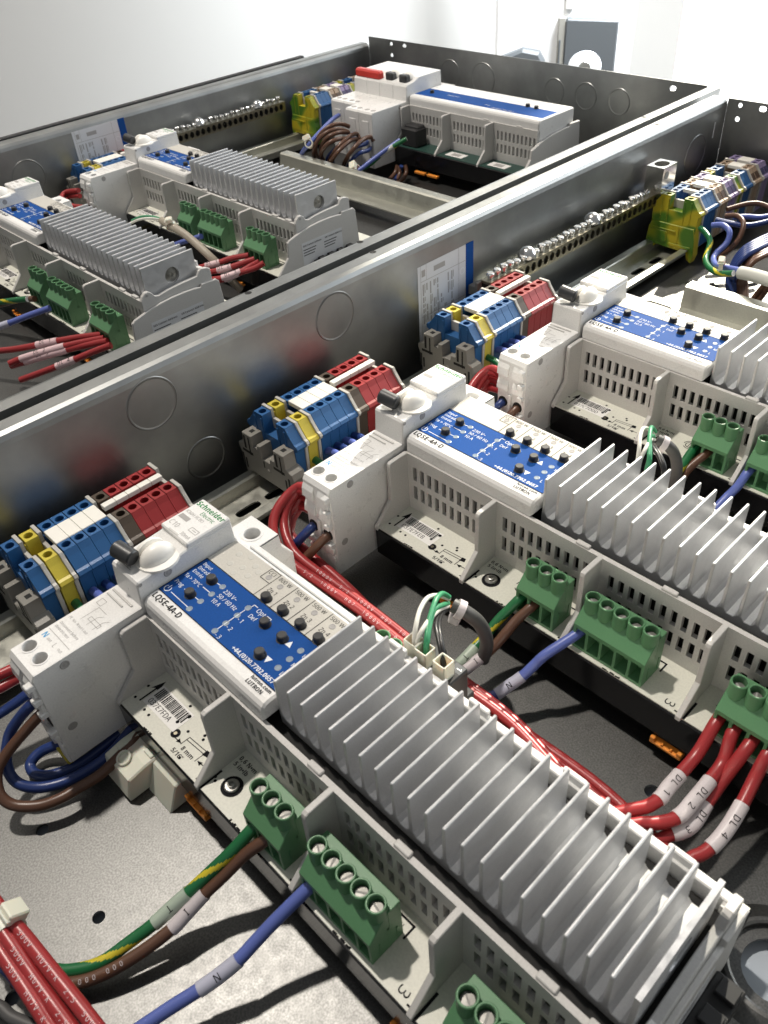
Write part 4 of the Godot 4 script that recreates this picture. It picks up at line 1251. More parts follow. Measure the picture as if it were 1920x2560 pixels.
	P["q_gy_l1"] = [V(-405.5, -36, -103.9), V(-421.4, -40, -98.2), V(-442.2, -46, -91.9)]
	P["q_r1"] = [V(-317.7, -36, -110.5), V(-329.5, -38, -101.9), V(-340.7, -40, -91.1), V(-352.4, -43, -81.7), V(-365.5, -46, -71.1), V(-385, -50, -59.7)]
	P["q_r2"] = [V(-312.2, -36, -109.3), V(-321.6, -38, -100.8), V(-330.6, -40, -90.6), V(-340.3, -43, -80.3), V(-353.7, -48, -69.5), V(-358, -50, -63)]
	P["q_r3"] = [V(-307.4, -36, -108.7), V(-317.9, -39, -101.6), V(-329.2, -42, -90.8), V(-338.8, -45, -80.5), V(-351.9, -50, -71), V(-361.9, -54, -64.9)]
	P["q_r4"] = [V(-300.9, -36, -107.3), V(-309.8, -40, -98.3), V(-317.6, -44, -89.4), V(-326.2, -48, -80), V(-335.2, -52, -69.8), V(-344.2, -56, -61.9)]
	P["q_s1"] = [V(-340.2, -36, -242.9), V(-350.3, -38, -234.4), V(-355.7, -40, -227.5), V(-362.8, -42, -219.8), V(-372.7, -45, -213.7), V(-395.4, -50, -201.1)]
	P["q_s2"] = [V(-331.6, -36, -241.5), V(-336.9, -38, -234.7), V(-342.2, -40, -228), V(-349.2, -42, -220.4), V(-360.4, -45, -213.3), V(-376.6, -50, -200.8)]
	P["q_s3"] = [V(-325, -36, -240.5), V(-328.3, -38, -236.4), V(-332.4, -41, -228.6), V(-340.2, -44, -217.4), V(-352.5, -47, -211.3), V(-369.5, -52, -199.6)]
	P["q_s4"] = [V(-320.8, -36, -241.4), V(-324.8, -39, -235.6), V(-333.2, -42, -227), V(-339.3, -45, -218.5), V(-350.5, -48, -211.7), V(-367.5, -54, -201.7)]
	P["q_cable"] = [V(-416.7, -22, -222.6), V(-401.7, -22, -220.9), V(-390.2, -25, -222.6), V(-379.8, -30, -224.4), V(-365.1, -36, -224.9), V(-357.9, -44, -228.2), V(-351.1, -54, -231.4), V(-348, -62, -235.8)]
	P["q_wh"] = [V(-437.3, -24, -206.5), V(-428.1, -20, -210.1), V(-420.6, -19, -215.7), V(-417.5, -22, -223.1)]
	P["q_gn"] = [V(-441.3, -24, -210.9), V(-432, -20, -214.5), V(-422, -19, -218.6), V(-417.6, -22, -224.1)]
	P["q_n2"] = [V(-398.5, -36, -242.1), V(-409, -40, -239.8), V(-424.1, -46, -237.7), V(-442.9, -54, -235)]
	P["q_redL2"] = [V(-528.3, -34, -214.3), V(-543.5, -34, -209.7), V(-558.8, -32, -211.6), V(-563.2, -30, -218.3), V(-545.8, -26, -222.2)]
	P["q_redL3"] = [V(-527.9, -38, -221.4), V(-549.2, -38, -215.7), V(-559.8, -36, -214.4), V(-561.9, -34, -219.5), V(-544.8, -30, -221.4)]
	P["k_gy"] = [V(-126.1, -45, -492.2), V(-119, -46, -488.3), V(-111.8, -48, -481.8), V(-108.1, -52, -473), V(-104.5, -54, -464.5), V(-94, -52, -450.3), V(-81.3, -48, -438.2), V(-70.4, -44, -435.5)]
	P["k_bl"] = [V(-116.4, -40, -489.9), V(-108.4, -38, -489.5), V(-101.1, -40, -486.1), V(-99.6, -46, -482), V(-102.3, -52, -474.5), V(-99.2, -53, -465.6), V(-89.5, -50, -452.1), V(-76, -45, -443), V(-65.5, -42, -437.6)]
	P["k_br"] = [V(-115.3, -38, -506.1), V(-106.5, -36, -506), V(-98.3, -38, -499.9), V(-96.4, -46, -493.1), V(-100, -54, -488), V(-106.1, -62, -489.1)]
	P["k_cab"] = [V(-66.4, -43, -437.1), V(-58.4, -41, -434), V(-48.7, -39, -429.7), V(-38.2, -37, -425.1)]
	P["k_b0"] = [V(-72.8, -36, -491.8), V(-75.1, -36, -477.3), V(-78.1, -38, -465.6), V(-81.3, -44, -461.6), V(-82.5, -52, -459), V(-81.3, -60, -455.4), V(-75.5, -68, -449.8)]
	P["k_r0"] = [V(-67.2, -38, -485.1), V(-68.6, -38, -472.8), V(-71.5, -40, -462.8), V(-74, -46, -459.4), V(-75.8, -54, -459.1), V(-74.5, -62, -458.2), V(-68.5, -68, -450.2)]
	P["k_b1"] = [V(-71.2, -36, -488.4), V(-73.4, -36, -474), V(-76.5, -38, -462.5), V(-79.7, -44, -458.5), V(-80.5, -52, -456.3), V(-80.5, -60, -456), V(-74.7, -68, -450.5)]
	P["k_r1"] = [V(-65.6, -38, -481.8), V(-67, -38, -469.6), V(-69.9, -40, -459.7), V(-72.4, -46, -456.3), V(-75.5, -54, -459.3), V(-73.6, -62, -458.8), V(-67.6, -68, -450.9)]
	P["k_b2"] = [V(-69.6, -36, -485.1), V(-71.8, -36, -470.8), V(-74.9, -38, -459.3), V(-78.1, -44, -455.4), V(-78.4, -52, -453.6), V(-79.7, -60, -456.6), V(-73.8, -68, -451.2)]
	P["k_r2"] = [V(-64, -38, -478.5), V(-65.4, -38, -466.5), V(-68.4, -40, -456.6), V(-70.8, -46, -453.3), V(-75.2, -54, -459.6), V(-72.7, -62, -459.5), V(-66.7, -68, -451.6)]
	P["k_b3"] = [V(-67.9, -36, -481.8), V(-70.2, -36, -467.6), V(-73.3, -38, -456.2), V(-76.5, -44, -452.3), V(-76.4, -52, -451), V(-78.9, -60, -457.2), V(-72.9, -68, -451.9)]
	P["k_r3"] = [V(-62.4, -38, -475.3), V(-63.9, -38, -463.3), V(-66.8, -40, -453.6), V(-69.3, -46, -450.3), V(-74.8, -54, -459.8), V(-71.8, -62, -460.2), V(-65.9, -68, -452.3)]
	P["k_b4"] = [V(-66.3, -36, -478.5), V(-68.6, -36, -464.4), V(-71.7, -38, -453.1), V(-74.9, -44, -449.3), V(-74.4, -52, -448.3), V(-78.2, -60, -457.8), V(-72, -68, -452.6)]
	P["k_r4"] = [V(-60.9, -38, -472.1), V(-62.3, -38, -460.2), V(-65.2, -40, -450.5), V(-67.7, -46, -447.3), V(-74.5, -54, -460.1), V(-71, -62, -460.9), V(-65, -68, -453)]
	P["k_d0"] = [V(-52.2, -50, -445.7), V(-56.1, -58, -446.5), V(-59.1, -66, -445)]
	P["k_d1"] = [V(-49.4, -50, -445.5), V(-52.6, -58, -446.8), V(-55.5, -66, -445.3)]
	P["k_t0"] = [V(-119, -40, -500.3), V(-105.8, -40, -500.7), V(-95.2, -40, -505.5), V(-87.4, -40, -523.5)]
	P["k_t1"] = [V(-122.9, -40, -523.1), V(-114.3, -38, -535.8), V(-106.8, -38, -541.3), V(-96.5, -40, -542.3)]
	P["k_t2"] = [V(-111.8, -40, -511.9), V(-104.9, -40, -518.5), V(-97, -40, -522.8), V(-90.4, -40, -533.9)]

func lamp(label: String, at: Vector3, energy: float, c: Color, r: float) -> void:
	var t := thing("ceiling_lamp", label, "lamp", "round ceiling lamps over the bench", at)
	var b := Mb.new()
	b.ball(Vector3.ZERO, Vector3.ONE * r, 20, -1.0)
	part("bulb", b, M["lampglow"], t)
	b = Mb.new()
	b.lathe(V(0, r * 0.8, 0), Vector3.UP, [Vector2(r * 1.4, 0), Vector2(r * 0.8, r), Vector2(0, r)], 20)
	part("lamp_housing", b, M["case"], t)
	var l := OmniLight3D.new()
	l.name = "lamp_light"
	l.light_energy = energy
	l.light_color = c
	l.light_size = r * U * 0.9
	l.omni_range = 8.0
	l.omni_attenuation = 2.0
	l.shadow_enabled = true
	t.add_child(l)

func _ready() -> void:
	# ---- camera, environment, lights
	var cam := Camera3D.new()
	cam.name = "camera"
	cam.transform = Transform3D(Basis(V(0.699900, -0.061768, -0.711565), V(-0.428035, 0.761261, -0.487101), V(0.571774, 0.645497, 0.506368)), V(147.440, 202.391, 79.631) * U)
	cam.fov = 63.354
	var lens := CameraAttributesPhysical.new()
	lens.frustum_focal_length = 19.45
	lens.frustum_focus_distance = 0.40
	lens.exposure_aperture = 22.0
	cam.attributes = lens
	cam.near = 0.02
	cam.far = 40.0
	add_child(cam)
	cam.current = true
	var env := Environment.new()
	env.background_mode = Environment.BG_COLOR
	env.background_color = lin(0.215, 0.22, 0.225)
	env.tonemap_mode = Environment.TONE_MAPPER_LINEAR
	env.tonemap_exposure = 1.0
	env.sdfgi_enabled = true
	env.ssao_enabled = true
	env.ssil_enabled = true
	var we := WorldEnvironment.new()
	we.name = "world_environment"
	we.environment = env
	add_child(we)
	make_materials()
	wire_paths()
	lamp("round ceiling lamp above the left edge of the cabinets", V(-650, 1750, -120), 2.9, Color(1.0, 0.965, 0.92), 45.0)
	lamp("round ceiling lamp farther back towards the daylight", V(-500, 1326, -1776), 0.85, Color(1.0, 0.97, 0.93), 45.0)
	var day := AreaLight3D.new()
	day.name = "doorway_light"
	day.area_size = Vector2(1.9, 2.4)
	day.light_energy = 4.4
	day.light_color = Color(0.93, 0.97, 1.0)
	day.shadow_enabled = true
	add_child(day)
	day.look_at_from_position(V(1100, 700, -2700) * U, V(-250, -60, -250) * U, Vector3.UP)
	var sky := SpotLight3D.new()
	sky.name = "rooflight"
	sky.light_energy = 9.0
	sky.light_color = Color(0.95, 0.98, 1.0)
	sky.light_size = 0.3
	sky.spot_angle = 62.0
	sky.spot_angle_attenuation = 1.0
	sky.spot_range = 8.0
	sky.shadow_enabled = true
	add_child(sky)
	sky.look_at_from_position(V(-750, 700, -1950) * U, V(-1650, -260, -2050) * U, Vector3.UP)
	var sun := SpotLight3D.new()
	sun.name = "sunbeam"
	sun.light_energy = 42.0
	sun.light_color = Color(1.0, 0.97, 0.9)
	sun.light_size = 0.02
	sun.spot_angle = 3.9
	sun.spot_angle_attenuation = 0.06
	sun.spot_range = 12.0
	sun.shadow_enabled = true
	add_child(sun)
	var target := V(-10, -30, -500) * U
	var dirn := V(-0.45, 1.0, -1.25).normalized()
	sun.look_at_from_position(target + dirn * 4.3, target, Vector3.UP)

	# ---- the place round the cabinets
	var b := Mb.new()
	b.box(-1800, 3000, -960, -950, -3400, 2500)
	var fl := part("floor", b, M["floor"], self)
	fl.set_meta("kind", "structure")
	b = Mb.new()
	b.box(-1800, -1700, -950, 2600, -3300, 2500)
	var wl := part("wall", b, M["paint"], self)
	wl.set_meta("kind", "structure")
	b = Mb.new()
	b.box(-1700, 2600, -950, 1700, -3360, -3300)
	solo("bright_doorway", b, M["daylight"], "overexposed open doorway full of white daylight behind the cabinets", "doorway")
	make_van()
	var bench := thing("workbench", "pale blue-grey bench top under the two steel cabinets", "workbench")
	b = Mb.new()
	b.box(-650, 420, -110, -79.0, -655, 330, 2.0)
	part("bench_top", b, M["benchblue"], bench)
	for x in [-600, 370]:
		for z in [-600, 280]:
			b = Mb.new()
			b.box(x - 25, x + 25, -950, -110, z - 25, z + 25, 2.0)
			part("leg", b, M["greyterm"], bench)
	b = Mb.new()
	b.box(-646.0, -640.0, -6.0, 3.4, -556, 260, 0.6)
	solo("rubber_strip", b, M["rubber"], "thin black rubber strip along the far left cabinet edge", "edge strip")

	# ---- cabinets, rails
	var holes := [{"c": Vector2(-20.0, 73.0), "hx": 2.2, "hy": 2.2}, {"c": Vector2(-17.4, 105.0), "hx": 2.4, "hy": 2.4}, {"c": Vector2(-63.6, 71.5), "hx": 2.3, "hy": 2.3}, {"c": Vector2(146.0, -64.5), "hx": 9.6, "hy": 9.6}, {"c": Vector2(87.0, -92.0), "hx": 2.8, "hy": 2.8}]
	var rh := [{"c": Vector2(-169.3, 5.6), "hx": 1.7, "hy": 1.7}, {"c": Vector2(-169.6, -4.8), "hx": 1.9, "hy": 1.9}, {"c": Vector2(-150.6, 5.4), "hx": 3.0, "hy": 2.0, "p": 3.0}]
	var rc := cabinet("open galvanised cabinet on the right holding three dimmers and colourful terminal blocks", -180, 212, 330, -612, -74, holes, rh)
	b = Mb.new()
	b.lathe(V(146.0, -74.0, -64.5), Vector3.UP, [Vector2(20.5, -0.05), Vector2(18.0, 1.2), Vector2(15.4, 2.4), Vector2(14.2, 2.6), Vector2(13.4, 2.2), Vector2(13.2, -1.0), Vector2(9.7, -1.6)], 48)
	part("raised_hole_rim", b, M["steel"], rc)
	knockout(rc, V(-180, -8, -68), RT, 13.5)
	knockout(rc, V(-180, -9.6, -186.0), RT, 13.7)
	knockout(rc, V(-180, -52, -89), RT, 11.6)
	knockout(rc, V(-180, -24, -572), RT, 15.0)
	knockout(rc, V(-110, -24, -612), Vector3.BACK, 16.0)
	screw_hole(rc, V(-191.4, 10, -228))
	screw_hole(rc, V(-188.6, 10, -521))
	b = Mb.new()
	b.box(-180.02, -179.85, -17.0, -5.0, -597.4, -596.0)
	part("wall_slot", b, M["whiteink"], rc)
	var lh := [{"c": Vector2(-242.7, 3.7), "hx": 3.0, "hy": 2.0, "p": 3.0}, {"c": Vector2(-586.2, 5.6), "hx": 2.2, "hy": 1.9}, {"c": Vector2(-566.0, 5.6), "hx": 2.8, "hy": 1.9}, {"c": Vector2(-586.0, -5.5), "hx": 2.2, "hy": 2.0}]
	var lc := cabinet("open galvanised cabinet on the left holding two finned dimmers and a finless controller", -622, -212, 300, -636, -69.3, [], lh, 7.0)
	for q in [[-330.0, 11.6], [-294.0, 11.0], [-366.0, 11.0], [-455.0, 15.0], [-500.0, 13.0]]:
		knockout(lc, V(q[0], -14, -636), Vector3.BACK, q[1])
	knockout(lc, V(-622, -28, -214), RT, 15.0)
	screw_hole(lc, V(-207.9, 10, -233.4))
	screw_hole(lc, V(-206.1, 10, -531.4))
	screw_hole(lc, V(-206.6, 10, -150))
	wall_rail("slotted rail under the red and blue terminal blocks, right cabinet", -149.5, -63.0, 300, -606, [92, 60, 30, -4, -52, -89, -108, -146, -210, -232, -385, -405, -428, -452, -476])
	wall_rail("slotted rail along the far wall of the left cabinet", -590.6, -58.3, 290, -630, [-200, -330, -400, -425, -450, -475])
	hat_channel("bent steel channel behind the farthest finned dimmer, right cabinet", V(0, 0, 0), -116, 205)
	hat_channel("bent steel channel behind the farther finned dimmer, left cabinet", V(-405, 4.7, -12), -150, 190)
	terminal_bar("slotted brass terminal bar on the wall behind the blue sticker, right cabinet", -167.5, -27.5, -300, 29, 6.6)
	terminal_bar("small shiny terminal bar on the far wall of the left cabinet", -608.0, -24.0, -346, 22, 6.6)
	wall_sticker("white instruction sticker with blue edge on the near cabinet wall", -179.9, -5.0, -251.8, -294.9)
	wall_sticker("white instruction sticker with blue edge on the left cabinet's far wall", -621.9, -2.0, -264.0, -311.0)
	# cable lug at the end of the bar
	var lug := thing("cable_lug", "square nickel cable lug with a round hole at the terminal bar's end", "cable lug")
	b = Mb.new()
	b.sheet(1, -27.0, -8.5, -174.0, -160.0, -507.0, -489.0, [{"c": Vector2(-167.0, -498.0), "hx": 5.2, "hy": 6.4}], 22)
	part("body", b, M["chrome"], lug)
	b = Mb.new()
	b.lathe(V(-160.0, -14.5, -494.0), RT, [Vector2(2.8, 0), Vector2(2.8, 0.3), Vector2(0, 0.3)], 16)
	part("set_screw", b, M["greyink"], lug)

	# ---- modules
	var d0 := make_dimmer()
	var r0 := make_rcbo()
	d0.set_meta("label", "nearest finned dimmer with serial sticker ending FDA, right cabinet")
	r0.set_meta("label", "nearest white circuit breaker, at the left end of the closest dimmer")
	var Z2 := -134.4
	var Z3 := -267.0
	var d1 := dup(d0, "dimmer_module", V(1.7, 0, Z2), "middle finned dimmer with serial sticker ending FEB, right cabinet")
	var r1 := dup(r0, "circuit_breaker", V(1.0, 0, Z2), "white circuit breaker of the middle dimmer with red wires curving before it")
	var d2 := dup(d0, "dimmer_module", V(1.7, 0, Z3), "farthest finned dimmer in bright sun, right cabinet")
	dup(r0, "circuit_breaker", V(1.0, 0, Z3), "white circuit breaker of the farthest sunlit dimmer, right cabinet")
	var d3 := dup(d0, "dimmer_module", V(-422.3, 4.7, -134.9), "nearer finned dimmer in the left cabinet, cut off by the picture edge")
	dup(r0, "circuit_breaker", V(-422.3, 4.7, -134.9), "white circuit breaker at the left picture edge, left cabinet")
	var d4 := dup(d0, "dimmer_module", V(-440.6, 4.7, -269.8), "farther finned dimmer in the left cabinet with cable before it")
	dup(r0, "circuit_breaker", V(-440.6, 4.7, -269.8), "white circuit breaker of the farther finned dimmer, left cabinet")
	for q in [[d0, "037E7FDA"], [d1, "037E7FEB"], [d2, "037C7D0D"], [d3, "037E7FD1"], [d4, "037E7FE4"]]:
		serial_sticker(q[0], q[1])
	b = Mb.new()
	for q in [[-63.5, -32.5], [-58.5, -34.6], [-53.5, -32.6], [-62.0, -27.2], [-56.6, -29.0], [-51.6, -27.6], [-50.2, -31.4], [-57.0, -25.0]]:
		b.lathe(V(q[0], -8.94, q[1]), Vector3.UP, [Vector2(1.3, 0), Vector2(1.1, 0.1), Vector2(0, 0.1)], 14)
	part("moulded_dot", b, M["dimple"], d0)
	make_controller()
	make_main_breaker()

	# ---- terminals on the wall rails
	terminal_rows()
	rear_rows()
	# ---- plug, bracket, wires
	link_plug()
	loose_bracket()
	run_wires()

func hat_channel(label: String, at: Vector3, x0: float, x1: float) -> void:
	var t := thing("steel_channel", label, "steel channel", "bent channels across the cabinets", at)
	var b := Mb.new()
	b.sheet(1, -64.4, -63.2, x0, x1, -410.0, -393.0, [{"c": Vector2(x0 + 14.0, -402.0), "hx": 10.0, "hy": 2.6, "p": 4.0}], 24)
	b.prism([Vector2(-410.0, -64.4), Vector2(-409.0, -63.2), Vector2(-411.0, -50.0), Vector2(-412.6, -49.0), Vector2(-420.0, -49.0), Vector2(-420.0, -50.2), Vector2(-412.6, -50.2), Vector2(-411.9, -51.0)], 0, x0 + 26.0, x1, 0.1)
	part("bent_sheet", b, M["rail"], t)

func make_van() -> void:
	var o := V(-1220, -300, -1970)
	var ang := -0.60
	var t := thing("parked_van", "front corner of a white van, round headlamp in a dark surround", "van", "", o)
	t.rotation.y = 0.60
	t.scale = Vector3.ONE * 0.714
	# local frame: +z faces the camera, x to the right
	var b := Mb.new()
	b.prism([Vector2(-345, -380), Vector2(140, -380), Vector2(150, 120), Vector2(138, 230), Vector2(60, 250), Vector2(-40, 262), Vector2(-120, 700), Vector2(-345, 760)], 2, -75, -12, 12)
	part("body", b, M["vanpaint"], t)
	b = Mb.new()
	b.prism([Vector2(-92, -170), Vector2(92, -170), Vector2(92, 86), Vector2(-86, 96), Vector2(-92, 88)], 2, -14, 26, 5)
	part("lamp_surround", b, M["vandark"], t)
	b = Mb.new()
	b.box(-118, -92, -190, 100, -14, 20, 3)
	part("side_trim", b, M["greyterm"], t)
	b = Mb.new()
	b.box(-112, -106, -130, 30, 18, 24, 1)
	part("trim_slot", b, M["vandark"], t)
	var hl := Mb.new()
	hl.ball(V(-14, -60, 22), V(62, 56, 16), 36, -0.2)
	var h := part("headlight", hl, M["lens"], t)
	hl = Mb.new()
	hl.lathe(V(-14, -60, 37), Vector3.BACK, [Vector2(22, 0), Vector2(20, 1.5), Vector2(14, 1.0), Vector2(0, 1.4)], 24)
	part("bulb_cover", hl, M["screw"], h)
	b = Mb.new()
	b.prism([Vector2(-330, -190), Vector2(-160, -190), Vector2(-158, -40), Vector2(-178, -6), Vector2(-240, 6), Vector2(-330, -24)], 2, -14, 40, 10)
	part("bumper", b, M["vandark"], t)
	b = Mb.new()
	b.prism([Vector2(-96, 120), Vector2(-70, 120), Vector2(-84, 420), Vector2(-100, 420)], 2, -14, 0, 2)
	part("windscreen_pillar", b, M["case"], t)

# controller without fins in the far left corner
func make_controller() -> void:
	var t := thing("dimmer_module", "finless white controller with a long pale blue label, far left corner", "dimmer", "white rail-mounted dimmer modules", V(-378.0, 4.7, -528.0))
	var x1 := 80.0
	var b := Mb.new()
	b.box(-72.0, x1 + 4, -64.0, -48.5, -63.0, 27.6, 0.5)
	part("base_tray", b, M["black"], t)
	b = Mb.new()
	b.box(-71.4, x1 + 3, -48.6, -48.0, -62.4, 26.9)
	part("circuit_board", b, M["greenboard"], t)
	vent_panel(t, 4.6, 6.6, -71.0, x1, [-66.8, -15.0, 36.2], 11)
	b = Mb.new()
	b.box(-69.5, x1 - 2, -46.0, -22.6, -41.5, 1.2)
	part("inner_circuit", b, M["inner"], t)
	for x in [-70.9, -19.5, 31.5]:
		partition(t, x)
	b = Mb.new()
	b.prism([Vector2(-44.0, -48.0), Vector2(-44.0, -10.2), Vector2(-42.6, -9.0), Vector2(2.2, -9.0), Vector2(3.8, -9.4), Vector2(4.9, -10.4), Vector2(5.4, -11.8), Vector2(5.6, -18.0), Vector2(4.4, -18.2), Vector2(4.4, -48.0)], 0, -71.6, x1 + 0.2, 0.8)
	part("top_cover", b, M["white"], t)
	b = Mb.new()
	b.prism([Vector2(27.4, -64.0), Vector2(27.4, -47.0), Vector2(17.6, -37.0), Vector2(16.6, -30.0), Vector2(5.0, -26.0), Vector2(-10.0, -23.4), Vector2(-28.0, -22.4), Vector2(-35.0, -22.4), Vector2(-36.0, -20.4), Vector2(-50.0, -21.0), Vector2(-53.0, -64.0)], 0, x1 + 0.3, x1 + 3.0, 0.4)
	part("end_plate", b, M["case"], t)
	b = Mb.new()
	for k in 4:
		b.box(x1 + 3, x1 + 12.0, -56.0, -44.0 + k % 2, -46.0 + k * 9.0, -39.4 + k * 9.0, 0.5)
	part("link_socket", b, M["blackmatte"], t)
	b = Mb.new()
	b.box(-70.9, x1 - 2, -9.02, -8.92, -23.0, -1.5)
	part("blue_sticker", b, M["blue_label"], t)
	b = Mb.new()
	txt(b, "Input 230 V~", 2.6, V(-40.0, -8.86, -14.0), RT, FW)
	txt(b, "Prog", 2.6, V(10.0, -8.86, -8.0), RT, FW)
	txt(b, "+44.(0)20.7702.0657", 2.8, V(20.0, -8.86, -4.0), RT, FW)
	part("white_lettering", b, M["whiteink"], t)
	var btn := Mb.new()
	btn.lathe(Vector3.ZERO, Vector3.UP, [Vector2(2.3, 0), Vector2(2.0, 0.2), Vector2(1.85, 2.2), Vector2(0, 2.5)], 16)
	var bm := btn.mesh()
	for q in [Vector2(-58.0, -12.0), Vector2(46.0, -23.0), Vector2(56.0, -22.0)]:
		part("button", bm, M["blackmatte"], t).position = V(q.x, -8.93, q.y) * U
	for q in [-12.0, 38.0]:
		b = Mb.new()
		b.box(q, q + 20.0, -48.0, -47.85, 12.0, 22.0)
		part("board_label", b, M["barcode"], t)
		b = Mb.new()
		b.box(q + 5.0, q + 15.0, -47.88, -47.8, 14.0, 20.0)
		part("label_printing", b, M["greyink"], t)
	b = Mb.new()
	for i in 2:
		b.box(-44.0 + i * 16.0, -31.0 + i * 16.0, -68.4, -66.4, 26.5, 30.2, 0.3)
	part("release_clip", b, M["orange"], t)
	b = Mb.new()
	b.box(-66.0, -46.0, -48.0, -32.0, 9.0, 24.0, 1.0)
	b.box(-65.0, -47.0, -34.0, -30.0, 10.0, 20.0, 1.0)
	part("black_connector", b, M["blackmatte"], t)

func make_main_breaker() -> void:
	var t := thing("main_breaker", "four-pole white breaker with a red handle beside the finless controller", "circuit breaker", "", V(-378.0, 4.7, -528.0))
	for i in 4:
		var xa := -144.4 + 18.0 * i
		var zf := 54.0 if i >= 2 else 40.0
		var b := Mb.new()
		b.prism([Vector2(zf, -63.4), Vector2(zf, -15.5), Vector2(zf - 1.5, -14.0), Vector2(8.2, -14.0), Vector2(7.4, -2.0), Vector2(6.0, -0.4), Vector2(-2.0, 0.6), Vector2(-10.0, 3.6), Vector2(-40.0, 3.6), Vector2(-41.0, -10.0), Vector2(-61.0, -14.0), Vector2(-61.0, -63.4)], 0, xa, xa + 17.9, 0.4)
		var mo := part("pole_housing", b, M["white"], t)
		b = Mb.new()
		for x in [5.0, 13.0]:
			b.lathe(V(xa + x, -14.0, zf - 7.0), Vector3.UP, [Vector2(2.6, 0), Vector2(2.6, 0.05), Vector2(0, 0.05)], 16)
		part("terminal_hole", b, M["greyink"], mo)
		if i >= 2:
			b = Mb.new()
			b.box(xa + 3.0, xa + 13.0, -1.0, 6.4, -4.0, 3.0, 1.2)
			part("toggle", b, M["lever"], mo)
			b = Mb.new()
			b.ball(V(xa + 8.0, 2.0, -7.0), V(6.0, 6.0, 7.0), 14, 0.0)
			part("toggle_knob", b, M["knob"], mo)
		b = Mb.new()
		b.box(xa + 5.0, xa + 13.0, -63.0, -22.0, zf - 0.1, zf + 0.5, 0.2)
		part("front_rib", b, M["white"], mo)
	var h := Mb.new()
	h.box(-144.0, -109.6, -1.0, 6.6, -1.0, 6.4, 1.6)
	part("red_handle", h, M["redlever"], t)
	h = Mb.new()
	for q in [[4.4, -16.5, 1.8], [-17.2, 38.4, 1.9]]:
		h.lathe(V(-72.5, q[1] if q[0] > 0 else q[0], -q[0]), RT, [Vector2(q[2], 0), Vector2(0, 0.2)], 14)
	part("rivet", h, M["greyink"], t)

func terminal_rows() -> void:
	var blue := make_terminal("terminal_block", M["blueterm"], 6.0, "blue", "blue rail terminal blocks")
	var yel := make_terminal("terminal_block", M["yellowterm"], 6.0, "yellow", "yellow earth terminal blocks")
	var brn := make_terminal("terminal_block", M["brownterm"], 6.0, "brown", "brown rail terminal blocks")
	var red := make_terminal("terminal_block", M["redterm"], 6.0, "red", "red rail terminal blocks")
	var ord := ["first", "second", "third", "fourth"]
	var rows := [
		{"where": "nearest row", "x": -151.6, "y": -27.0, "z": 21.1},
		{"where": "middle row", "x": -150.2, "y": -27.0, "z": -115.0},
		{"where": "farthest row under the wall sticker", "x": -149.0, "y": -27.0, "z": -250.2},
		{"where": "left cabinet row", "x": -590.6, "y": -22.3, "z": -250.6}]
	for k in 4:
		var r: Dictionary = rows[k]
		var put := func(src: Node3D, dz: float, label: String) -> void:
			var at := V(r.x, r.y, r.z + dz)
			if k == 0 and not src.has_meta("used"):
				src.position = at * U
				src.set_meta("label", label)
				src.set_meta("used", true)
			else:
				dup(src, "terminal_block", at, label).remove_meta("used")
		put.call(blue, 0.0, "single blue terminal next to the grey end bracket, %s" % r.where)
		put.call(yel, -8.6, "yellow terminal between two pale plates, %s" % r.where)
		for i in 4:
			put.call(blue, -17.2 - 6.12 * i, "blue terminal, %s past the yellow one, %s" % [ord[i], r.where])
		put.call(brn, -43.7, "dark brown terminal between blue and red ones, %s" % r.where)
		for i in 4:
			put.call(red, -49.8 - 6.12 * i, "red terminal, %s past the brown one, %s" % [ord[i], r.where])
		var pl := [-3.9, -12.6, -39.4, -72.2]
		var pn := ["between single blue and yellow", "between yellow and the four blue", "between blue and brown", "behind the last red"]
		for i in 4:
			make_plate(V(r.x, r.y, r.z + pl[i]), "pale end plate %s terminals, %s" % [pn[i], r.where])
		for i in 4:
			marker(V(r.x + 0.3, r.y, r.z - 17.2 - 6.12 * i), 11.6, 6.0, "blank white tag on the %s blue terminal of four, %s" % [ord[i], r.where], "blank white tags between the terminal screws")
		for i in 5:
			var dz: float = -43.7 - 6.12 * i
			marker(V(r.x - 1.6, r.y, r.z + dz), 3.4, 6.0, "narrow white tag beside the %s, %s" % ["brown terminal" if i == 0 else "%s red terminal" % ord[i - 1], r.where], "narrow white tags along the red terminals")
		var by := -37.5 if k < 3 else -32.8
		make_bracket(V(r.x + 1.0, by, r.z + 6.6), "grey end bracket in front of the blue terminal, %s" % r.where)

